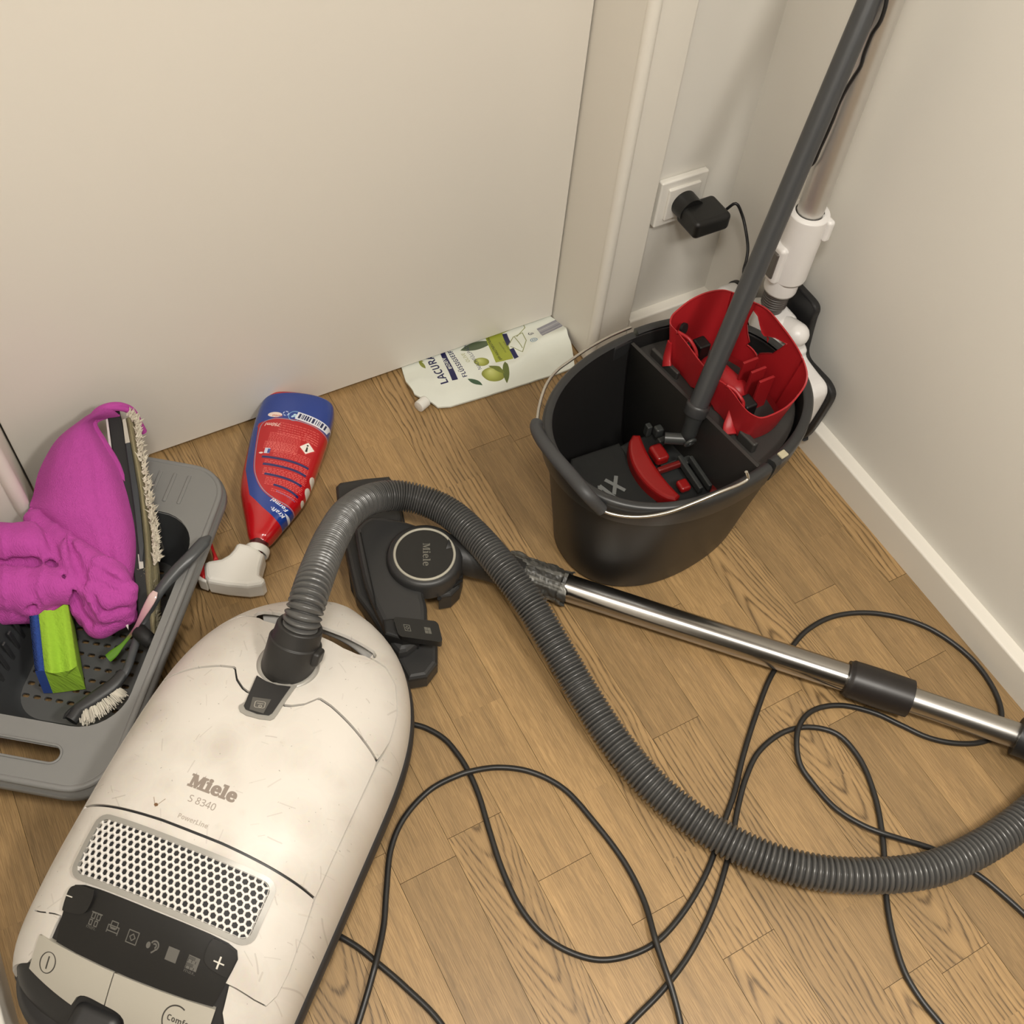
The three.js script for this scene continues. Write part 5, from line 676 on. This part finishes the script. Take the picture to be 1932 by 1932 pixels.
// things that lie sloping across the basket against the door: o(px..) points were measured on their common plane
{
  const N = V(0,0.9392,0.3435);
  const flat = (poly, h, bev = 0.001) => { // slab on the sloping plane from a closed polygon of points, thickness h upwards along N
    const o = poly[0], ex = V(1, 0, 0), ez = V(0, 0, 0).crossVectors(ex, N).normalize(), F = new THREE.Matrix4().makeBasis(ex, N, ez.clone()).setPosition(o);
    const P = poly.map(p => { const d = p.clone().sub(o); return [d.dot(ex), d.dot(ez)]; });
    return plan(P, 0, h, bev).applyMatrix4(F);
  };
  const sq = thing('window_squeegee', 'black window squeegee with white rubber strips leaning under the pink cloth', 'squeegee', V(0.0047,0.1112,-0.8797));
  const blk = std(lin(0.006, 0.0058, 0.006), 0.65), bar = std(lin(0.030, 0.034, 0.040), 0.35);
  obj('blade_holder', into(sq, flat([V(0.0309,0.1668,-1.0316),V(0.0468,0.1664,-1.0306),V(0.0443,0.16,-1.0132),V(0.0271,0.1268,-0.9224),V(0.0106,0.0998,-0.8485),V(-0.0042,0.0811,-0.7972),V(-0.0228,0.0602,-0.7403),V(-0.0371,0.0608,-0.742),V(-0.0221,0.0811,-0.7973),V(-0.0026,0.1069,-0.868),V(0.0113,0.1317,-0.9356),V(0.0191,0.1496,-0.9847)], 0.008, 0.002)), blk, sq);
  obj('rail', into(sq, flat([V(0.0374,0.1577,-0.9807),V(0.0435,0.1575,-0.98),V(0.0294,0.1339,-0.9156),V(0.0106,0.11,-0.8503),V(0.002,0.1034,-0.8322),V(-0.0016,0.1039,-0.8336),V(0.017,0.1276,-0.8984)], 0.004, 0.001)), bar, sq);
  obj('rubber_strip', into(sq, flat([V(0.0269,0.1651,-1.027),V(0.0313,0.1645,-1.0254),V(0.019,0.1469,-0.9772),V(0.01,0.1292,-0.9288),V(-0.028,0.0845,-0.8067),V(-0.0451,0.0691,-0.7646),V(-0.0462,0.0713,-0.7706),V(-0.0339,0.0854,-0.809),V(-0.0109,0.1134,-0.8857),V(0.0103,0.1426,-0.9656)], 0.006, 0.001)), std(lin(0.62, 0.56, 0.55), 0.5), sq);
  const lb = obj('label', into(sq, flat([V(0.0455,0.1693,-1.0123),V(0.0497,0.1693,-1.0123),V(0.0429,0.157,-0.9787),V(0.0371,0.1575,-0.9801)], 0.0006, 0)), std(lin(0.45, 0.42, 0.36), 0.7), sq); lb.userData.label = 'worn white label';
  const lb2 = obj('label', into(sq, flat([V(-0.0005,0.1083,-0.8426),V(0.0048,0.1075,-0.8405),V(-0.0003,0.1015,-0.824),V(-0.0056,0.1017,-0.8246)], 0.0006, 0)), std(lin(0.5, 0.48, 0.44), 0.7), sq); lb2.userData.label = 'white label';
  obj('grip', into(sq, tube([V(-0.0337,0.0779,-0.7537), V(-0.0302,0.0783,-0.7433), V(-0.0249,0.0728,-0.7339)], 0.010, 16, 16)), blk, sq);
  // microfibre pad with a fringed edge
  const pd = thing('microfibre_pad', 'dirty olive microfibre pad with a white fringed edge beside the squeegee', 'pad', V(0.026,0.1082,-0.8716));
  const padT = dataTex(128, 256, (x, y) => { const f = fbm(x * 0.06, y * 0.03, 91), s = hash(x, y, 4) * 26; return [104 + f * 70 - s, 100 + f * 62 - s, 78 + f * 52 - s]; });
  const padM = std(0xffffff, 0.95, { map: padT, bumpMap: lumpBump, bumpScale: 0.0015 });
  const strip = (L, R, up) => gridGeo(8, 70, (u, v) => { const a = curve(L).getPoint(v), b = curve(R).getPoint(v); return a.lerp(b, u).addScaledVector(N, up * Math.sin(u * Math.PI) + 0.0015 * (fbm(u * 4, v * 30, 8) - 0.5)); });
  const L0 = [V(0.0488,0.1649,-1.0148),V(0.04,0.1501,-0.9743),V(0.0296,0.1325,-0.9262),V(0.0194,0.1178,-0.8861),V(0.0069,0.1037,-0.8475),V(-0.0065,0.09,-0.81),V(-0.0186,0.0738,-0.7657),V(-0.0312,0.0584,-0.7237)], L1 = [V(0.0593,0.1641,-1.0126),V(0.05,0.1488,-0.9707),V(0.0394,0.1311,-0.9225),V(0.0291,0.1165,-0.8824),V(0.0178,0.1022,-0.8433),V(0.0054,0.0883,-0.8053),V(-0.0092,0.0724,-0.7619),V(-0.0253,0.057,-0.7199)];
  obj('pad_cloth', [into(pd, strip(L0, L1, 0.008)), into(pd, strip(L1, [V(0.0628,0.1562,-1.0202),V(0.0541,0.1401,-0.9762),V(0.0434,0.1224,-0.9277),V(0.0336,0.1075,-0.887),V(0.0228,0.093,-0.8474),V(0.0121,0.0787,-0.8084),V(-0.0051,0.0631,-0.7656),V(-0.0237,0.048,-0.7242)], 0.004))], padM, pd);
  const fr = [], fc = curve([V(0.0559,0.1736,-1.0155),V(0.0604,0.1682,-1.0063),V(0.0522,0.1533,-0.9657),V(0.0423,0.1357,-0.9175),V(0.0346,0.1234,-0.8838),V(0.0282,0.1137,-0.8573),V(0.0219,0.1067,-0.8381),V(0.0171,0.1016,-0.8243)]), fl = curve([V(-0.0032,0.1011,-0.8346),V(0.0019,0.0931,-0.8127),V(-0.0055,0.0813,-0.7803),V(-0.0163,0.0675,-0.7428),V(-0.0274,0.0611,-0.7253)]);
  const tuft = (p, d, l, r) => fr.push(along(new THREE.ConeGeometry(r, l, 5).translate(0, l / 2, 0), p, d));
  for (let i = 0; i < 420; i++) { const t = rnd() ** 0.9, p = fc.getPoint(t), q = V(rr(-0.004, 0.0035), 0, rr(-0.003, 0.003)); tuft(p.clone().add(q), V(rr(-0.2, 1), rr(0.3, 1), rr(-0.5, 0.5)), rr(0.006, 0.011), rr(0.0012, 0.0022)); }
  const f1 = obj('fringe', into(pd, merge(fr.splice(0).map(g => g))), std(lin(0.62, 0.57, 0.47), 0.95), pd); f1.userData.kind = 'stuff'; f1.userData.label = 'white looped fringe';
  for (let i = 0; i < 160; i++) { const p = fl.getPoint(rnd()); tuft(p.clone().add(V(rr(-0.004, 0.004), -0.002, rr(-0.004, 0.004))), V(rr(-0.6, 0.9), rr(0.2, 1), rr(-0.5, 0.5)), rr(0.005, 0.008), rr(0.0012, 0.002)); }
  const f2 = obj('fringe', into(pd, merge(fr)), std(lin(0.22, 0.20, 0.14), 0.95), pd); f2.userData.kind = 'stuff'; f2.userData.label = 'dirty fringe';
  // pink cloth: a hood over the squeegee end and crumpled folds in front
  const cl = thing('cleaning_cloth', 'magenta microfibre cleaning cloth draped over the squeegee and crumpled in the basket', 'cloth', V(-0.0497,0.1407,-0.9022));
  const rows = [[V(0.0439,0.172,-1.0167),V(0.0418,0.184,-1.0146),V(0.0358,0.1927,-1.0153),V(0.0272,0.1938,-1.0183),V(0.0178,0.1876,-1.0245),V(0.0032,0.1724,-1.0354)], [V(0.0114,0.1747,-1.0184),V(0.0064,0.1866,-1.01),V(-0.0003,0.193,-1.0044),V(-0.0102,0.1927,-1.0035),V(-0.0201,0.186,-1.0084),V(-0.0356,0.1639,-1.0237)], [V(0.0131,0.1644,-0.9903),V(0.0028,0.1798,-0.9798),V(-0.0096,0.1865,-0.9779),V(-0.0248,0.1867,-0.9812),V(-0.0402,0.1795,-0.9908),V(-0.0564,0.1536,-1.0132)], [V(0.0175,0.153,-0.9649),V(0.0048,0.1699,-0.9529),V(-0.014,0.1795,-0.95),V(-0.0338,0.1795,-0.9557),V(-0.0556,0.1694,-0.9689),V(-0.0765,0.1412,-0.9967)], [V(0.0185,0.1388,-0.9378),V(0.0034,0.1595,-0.9244),V(-0.0192,0.1709,-0.9206),V(-0.0424,0.1713,-0.9277),V(-0.0674,0.1589,-0.946),V(-0.0916,0.1293,-0.9756)], [V(0.0152,0.1256,-0.9074),V(-0.0004,0.1469,-0.89),V(-0.0224,0.1589,-0.8878),V(-0.048,0.1608,-0.8987),V(-0.0755,0.154,-0.9209),V(-0.1009,0.1291,-0.9578)], [V(0.009,0.114,-0.8756),V(-0.0039,0.136,-0.8601),V(-0.0242,0.1484,-0.859),V(-0.0467,0.1502,-0.8757),V(-0.0729,0.1474,-0.903),V(-0.101,0.1249,-0.9519)], [V(-0.0011,0.1016,-0.8476),V(-0.0109,0.1256,-0.8318),V(-0.0271,0.1364,-0.8321),V(-0.0459,0.1392,-0.8515),V(-0.0694,0.1374,-0.8873),V(-0.0944,0.1209,-0.9352)], [V(-0.0155,0.0888,-0.8241),V(-0.022,0.1148,-0.808),V(-0.0326,0.1225,-0.8115),V(-0.0462,0.1249,-0.8355),V(-0.0655,0.1245,-0.8752),V(-0.0887,0.1115,-0.9212)], [V(-0.0304,0.0752,-0.8104),V(-0.0341,0.0952,-0.801),V(-0.0389,0.1012,-0.8115),V(-0.0489,0.1047,-0.8385),V(-0.0656,0.1062,-0.8776),V(-0.0897,0.0955,-0.9242)]];
  const cs = rows.map(r => curve(r)), surf = (u, v) => curve(cs.map(c => c.getPoint(u))).getPoint(v);
  const cols = []; for (let i = 0; i <= 60; i++) cols.push(curve(cs.map(c => c.getPoint(i / 60))));
  const sheet = (off) => gridGeo(60, 90, (u, v) => { const p = cols[Math.round(u * 60)].getPoint(v); return p.addScaledVector(N, off + 0.0035 * (fbm(u * 5, v * 7, 31) - 0.5) - 0.004 * Math.exp(-(((u - 0.25 - v * 0.25) / 0.05) ** 2)) * sstep(0.15, 0.4, v)); }, (u, v) => [u * 2, v * 3]);
  const hood = tube([V(0.0102,0.1701,-1.0232),V(0.0142,0.179,-1.0242),V(0.0227,0.1854,-1.0243),V(0.0343,0.1874,-1.024),V(0.046,0.1849,-1.0229),V(0.0554,0.1765,-1.0232),V(0.0613,0.1656,-1.0225),V(0.0637,0.1479,-1.0151),V(0.0652,0.1355,-1.0102)], 0.0068, 40, 14, true, 0.8, 1);
  const hem = tube([V(0.0441,0.1671,-1.021),V(0.0281,0.1711,-1.0259),V(0.0114,0.1731,-1.0199),V(0.0132,0.1636,-0.991),V(0.0175,0.1514,-0.9663),V(0.0185,0.1372,-0.9391),V(0.0152,0.1239,-0.9087),V(0.009,0.1123,-0.8768),V(-0.0011,0.0999,-0.8488),V(-0.0155,0.087,-0.8253),V(-0.0304,0.0735,-0.8115),V(-0.0415,0.0675,-0.8068)], 0.0042, 90, 10);
  const hem2 = tube([V(-0.101,0.1292,-0.9522),V(-0.0928,0.1257,-0.9308),V(-0.078,0.1284,-0.9035),V(-0.0627,0.1307,-0.8747),V(-0.0493,0.1311,-0.8467),V(-0.0397,0.1231,-0.8249),V(-0.0335,0.1137,-0.8109),V(-0.0312,0.0891,-0.8018)], 0.0048, 60, 10);
  // crumpled part: union of soft folds, meshed as one skin
  const caps = [ // [a, b, ra, rb]
    [V(-0.1768,0.136,-0.9211), V(-0.1173,0.14,-0.8963), .025, .025], [V(-0.1173,0.14,-0.8963), V(-0.0911,0.13,-0.8731), .025, .018], [V(-0.1903,0.104,-0.9083), V(-0.0959,0.1,-0.8665), .018, .018],
    [V(-0.1947,0.112,-0.8776), V(-0.1387,0.112,-0.8551), .032, .032], [V(-0.2025,0.094,-0.8694), V(-0.1415,0.092,-0.8422), .024, .024], [V(-0.1428,0.11,-0.8568), V(-0.1348,0.106,-0.8418), .030, .028],
    [V(-0.1161,0.116,-0.8431), V(-0.1002,0.118,-0.8322), .027, .024], [V(-0.1207,0.102,-0.8358), V(-0.1125,0.096,-0.8288), .020, .018], [V(-0.0986,0.122,-0.8339), V(-0.0911,0.114,-0.8219), .020, .012],
    [V(-0.0988,0.128,-0.931), V(-0.0753,0.132,-0.871), .017, .018], [V(-0.0825,0.134,-0.9006), V(-0.0708,0.13,-0.8372), .014, .016], [V(-0.0773,0.134,-0.8618), V(-0.0697,0.116,-0.8169), .018, .018], [V(-0.0653,0.138,-0.8584), V(-0.0333,0.128,-0.8047), .015, .015],
    [V(-0.0658,0.118,-0.8239), V(-0.0528,0.11,-0.7938), .020, .020], [V(-0.049,0.13,-0.8213), V(-0.0277,0.118,-0.7915), .016, .012], [V(-0.0529,0.108,-0.7951), V(-0.0346,0.11,-0.7882), .022, .016],
    [V(-0.0862,0.106,-0.8282), V(-0.0859,0.092,-0.8097), .010, .012], [V(-0.0881,0.088,-0.815), V(-0.0774,0.08,-0.7943), .012, .014], [V(-0.0871,0.076,-0.8153), V(-0.0734,0.066,-0.7924), .014, .018], [V(-0.0721,0.072,-0.7915), V(-0.0457,0.078,-0.785), .022, .016], [V(-0.0616,0.092,-0.7926), V(-0.0386,0.096,-0.7855), .020, .014], [V(-0.0744,0.104,-0.8066), V(-0.0711,0.09,-0.7935), .014, .014],
  ];
  const cuts = [[V(-0.1826,0.135,-0.897), V(-0.1195,0.136,-0.8672), .008], [V(-0.1195,0.136,-0.8672), V(-0.0884,0.13,-0.8492), .008], [V(-0.1194,0.13,-0.8592), V(-0.141,0.112,-0.8109), .006], [V(-0.0712,0.15,-0.8824), V(-0.0708,0.148,-0.8436), .005], [V(-0.0708,0.148,-0.8436), V(-0.0705,0.136,-0.8142), .006], [V(-0.0888,0.134,-0.8296), V(-0.0885,0.108,-0.8042), .008], [V(-0.0888,0.104,-0.8069), V(-0.0852,0.088,-0.7831), .006], [V(-0.0566,0.148,-0.8247), V(-0.0287,0.134,-0.7848), .005], [V(-0.0694,0.128,-0.7936), V(-0.0622,0.11,-0.7799), .006], [V(-0.0623,0.108,-0.7812), V(-0.0378,0.106,-0.772), .005], [V(-0.0919,0.152,-0.8858), V(-0.0869,0.146,-0.8529), .005]];
  const lo = V(-0.25, 0.03, -1.03), hi = V(0.03, 0.20, -0.70), RES = 96, ext = hi.clone().sub(lo), sc = Math.max(ext.x, ext.y, ext.z), cx = lo.clone().addScaledVector(ext, 0.5);
  const mc = new MarchingCubes(RES, clothMat, false, false, 400000); mc.isolation = 0; const fld = mc.field;
  const hf = (RES - 1) / 2;
  for (let k = 0; k < RES; k++) for (let j = 0; j < RES; j++) for (let i = 0; i < RES; i++) {
    const p = V((i - RES / 2) / (RES / 2), (j - RES / 2) / (RES / 2), (k - RES / 2) / (RES / 2)).multiplyScalar(sc / 2).add(cx);
    let d = 1; const wob = 0.011 * (fbm(p.x * 20 + p.y * 14, p.z * 34 - p.y * 20, 13) - 0.5) - 0.006 * Math.exp(-(((vnoise(p.x * 26 + p.z * 10, p.z * 16 + p.y * 18, 5) - 0.5) / 0.07) ** 2));
    for (const [a, b, ra, rb] of caps) { const ab = b.clone().sub(a), t = clamp(p.clone().sub(a).dot(ab) / ab.lengthSq(), 0, 1), q = p.distanceTo(a.clone().addScaledVector(ab, t)) - lerp(ra, rb, t); const h = clamp(0.5 + 0.5 * (d - q) / 0.0018, 0, 1); d = d + (q - d) * h - 0.0018 * h * (1 - h); }
    for (const [a, b, r] of cuts) { const ab = b.clone().sub(a), t = clamp(p.clone().sub(a).dot(ab) / ab.lengthSq(), 0, 1), q = r - p.distanceTo(a.clone().addScaledVector(ab, t)); const h = clamp(0.5 - 0.5 * (d - q) / 0.004, 0, 1); d = d + (q - d) * h + 0.004 * h * (1 - h); }
    fld[i + j * RES + k * RES * RES] = -(d + wob * 0.5);
  }
  mc.update();
  const cnt = mc.count, mg = new THREE.BufferGeometry(); mg.setAttribute('position', new THREE.Float32BufferAttribute(mc.positionArray.slice(0, cnt * 3), 3));
  mg.scale(sc / 2, sc / 2, sc / 2).translate(cx.x, cx.y, cx.z);
  let mm = mergeVertices(mg, 1e-5); mm.computeVertexNormals(); { const p = mm.attributes.position, u = new Float32Array(p.count * 2); for (let i = 0; i < p.count; i++) { u[2 * i] = p.getX(i) * 14; u[2 * i + 1] = (p.getZ(i) + p.getY(i)) * 14; } mm.setAttribute('uv', new THREE.BufferAttribute(u, 2)); }
  obj('cloth', [into(cl, sheet(0)), into(cl, hood), into(cl, hem), into(cl, hem2), into(cl, mm)], clothMat, cl);
}
// ---------------------------------------------------------------- sponge, brush, scraper
{
  const A = V(-0.1327,0.075,-0.8146), B = V(-0.138,0.02,-0.7437);
  const s = thing('scouring_sponge', 'lime green kitchen sponge with a blue scouring side standing in the basket', 'sponge', V(B.x, 0.0145, B.z));
  const yellow = std(lin(0.30, 0.52, 0.035), 0.95, { bumpMap: lumpBump, bumpScale: 0.0016 }), blue = std(lin(0.02, 0.06, 0.28), 0.95, { bumpMap: grainBump, bumpScale: 0.0012 });
  // cross section along the length: grooved grip on the upper face
  const p0 = [V(-0.1335,0.105,-0.8182), V(-0.124,0.108,-0.8167), V(-0.1176,0.104,-0.811), V(-0.1049,0.108,-0.8106), V(-0.0982,0.105,-0.8143)], p1 = [V(-0.1522,0.072,-0.7536), V(-0.1446,0.076,-0.7444), V(-0.1349,0.068,-0.7456), V(-0.1233,0.074,-0.7397), V(-0.1153,0.07,-0.7444)];
  const q0 = [V(-0.1355,0.055,-0.8507), V(-0.1005,0.055,-0.8352)], q1 = [V(-0.1577,0.018,-0.7514), V(-0.1196,0.02,-0.7378)];
  const ring = t => { const up = []; for (let i = 0; i <= 24; i++) { const f = i / 24, c0 = curve(p0).getPoint(f), c1 = curve(p1).getPoint(f); up.push(c0.lerp(c1, t)); } const d0 = q0[1].clone().lerp(q1[1], t), d1 = q0[0].clone().lerp(q1[0], t), R = [...up]; for (let i = 1; i <= 6; i++) R.push(up[24].clone().lerp(d0, i / 6)); for (let i = 1; i <= 10; i++) R.push(d0.clone().lerp(d1, i / 10)); for (let i = 1; i < 6; i++) R.push(d1.clone().lerp(up[0], i / 6)); return R; };
  const rs = []; for (let i = 0; i <= 14; i++) rs.push(ring(i / 14));
  const g = loft(rs); { const p = g.attributes.position, u = g.attributes.uv; for (let i = 0; i < p.count; i++) { u.setXY(i, p.getX(i) * 30 + p.getY(i) * 12, p.getZ(i) * 30); } }
  obj('foam', into(s, g), yellow, s);
  const off = V(-0.010, 0.002, -0.004), bl = []; for (let i = 0; i <= 10; i++) { const t = i / 10, a = p0[0].clone().lerp(p1[0], t), b = q0[0].clone().lerp(q1[0], t); bl.push([a.clone().add(V(0.001, 0, 0)), a.clone().add(off), b.clone().add(off), b.clone().add(V(0.001, 0, 0))]); }
  obj('scouring_pad', into(s, loft(bl)), blue, s);

  const b = thing('dish_brush', 'grey dish brush with white bristles lying from the basket rim into the bottom', 'brush', V(-0.045,0.02,-0.7854));
  const gm = std(lin(0.062, 0.066, 0.070), 0.34), dm = std(lin(0.03, 0.031, 0.032), 0.45);
  obj('handle', into(b, tube([V(0.0901,0.113,-0.8259), V(0.0812,0.114,-0.8203), V(0.0581,0.114,-0.8063), V(0.0327,0.108,-0.7963), V(0.0011,0.095,-0.7812), V(-0.0281,0.072,-0.7629), V(-0.0478,0.068,-0.7373), V(-0.063,0.066,-0.7156), V(-0.0758,0.064,-0.7053)], (s, t) => t < 0.04 ? lerp(0.003, 0.0075, t / 0.04) : lerp(0.0088, 0.0056, sstep(0.1, 0.75, t)), 80, 16, true, 0.8, 1)), gm, b);
  obj('head', into(b, tube([V(-0.0677,0.066,-0.7131), V(-0.0836,0.064,-0.7036), V(-0.1052,0.062,-0.698), V(-0.1297,0.06,-0.6933), V(-0.1516,0.058,-0.6898)], (s, t) => 0.0085 * Math.sin(Math.PI * clamp(t * 0.9 + 0.12, 0, 1)) ** 0.35, 40, 16, true, 0.75, 1.1)), dm, b);
  const fr = []; const hc = curve([V(-0.0854,0.064,-0.6997), V(-0.1063,0.062,-0.6946), V(-0.1252,0.06,-0.691)]), tc = curve([V(-0.0761,0.062,-0.6842), V(-0.103,0.06,-0.6744), V(-0.1298,0.06,-0.6702)]);
  const wh = std(lin(0.66, 0.62, 0.53), 0.7);
  for (let k = 0; k < 7; k++) { const a = hc.getPoint(k / 6), c = tc.getPoint(k / 6), G = []; for (let i = 0; i < 16; i++) { const o = V(rr(-1, 1), rr(-0.6, 0.6), rr(-1, 1)).multiplyScalar(0.0022), o2 = o.clone().multiplyScalar(1.9); G.push(tube([a.clone().add(o), a.clone().lerp(c, 0.5).add(o).add(o2).sub(o.clone().multiplyScalar(0.7)), c.clone().add(o2)], 0.00075, 3, 5)); } const m = obj('bristle_tuft', into(b, merge(G)), wh, b); m.userData.kind = 'stuff'; m.userData.label = 'tuft of white bristles'; }
  obj('bristle_tuft', into(b, tube([V(-0.1316,0.06,-0.6911), V(-0.1383,0.06,-0.6852), V(-0.1432,0.06,-0.6815)], 0.008, 8, 12)), dm, b).userData.label = 'dark end tuft';

  const k = thing('plastic_scraper', 'narrow clear plastic scraper with pink and green ends beside the brush', 'scraper', V(-0.0242,0.09,-0.7584));
  const grad = dataTex(4, 256, (x, y) => { const t = y / 255; const a = [196, 150, 160], m = [148, 92, 118], c = [92, 140, 40]; return t < 0.2 ? [lerp(206, a[0], t * 5), lerp(180, a[1], t * 5), lerp(176, a[2], t * 5)] : t < 0.5 ? a.map((v, i) => lerp(v, m[i], (t - 0.2) / 0.3)) : m.map((v, i) => lerp(v, c[i], sstep(0.5, 0.75, t))); });
  const kp = curve([V(0.0021,0.118,-0.7735), V(-0.0053,0.114,-0.7678), V(-0.0194,0.102,-0.7612), V(-0.0356,0.086,-0.7548), V(-0.0505,0.07,-0.7533), V(-0.066,0.058,-0.7513), V(-0.0804,0.05,-0.7497)]);
  const kg = tube(kp, (s, t) => (t < 0.06 ? 0.0035 + t * 0.04 : lerp(0.0058, 0.0024, sstep(0.1, 0.55, t)) + 0.0035 * sstep(0.72, 0.95, t)), 50, 14, true, 0.35, 1); { const u = kg.attributes.uv, p = kg.attributes.position, L0 = kp.getLength(); for (let i = 0; i < u.count; i++) u.setXY(i, 0.5, clamp(p.getY(i) > 0 ? (0.118 - p.getY(i)) / 0.068 : 0, 0.01, 0.99)); }
  obj('blade', into(k, kg), std(0xffffff, 0.12, { map: grad, clearcoat: 0.6 }), k);
}

renderer.render(scene, camera);
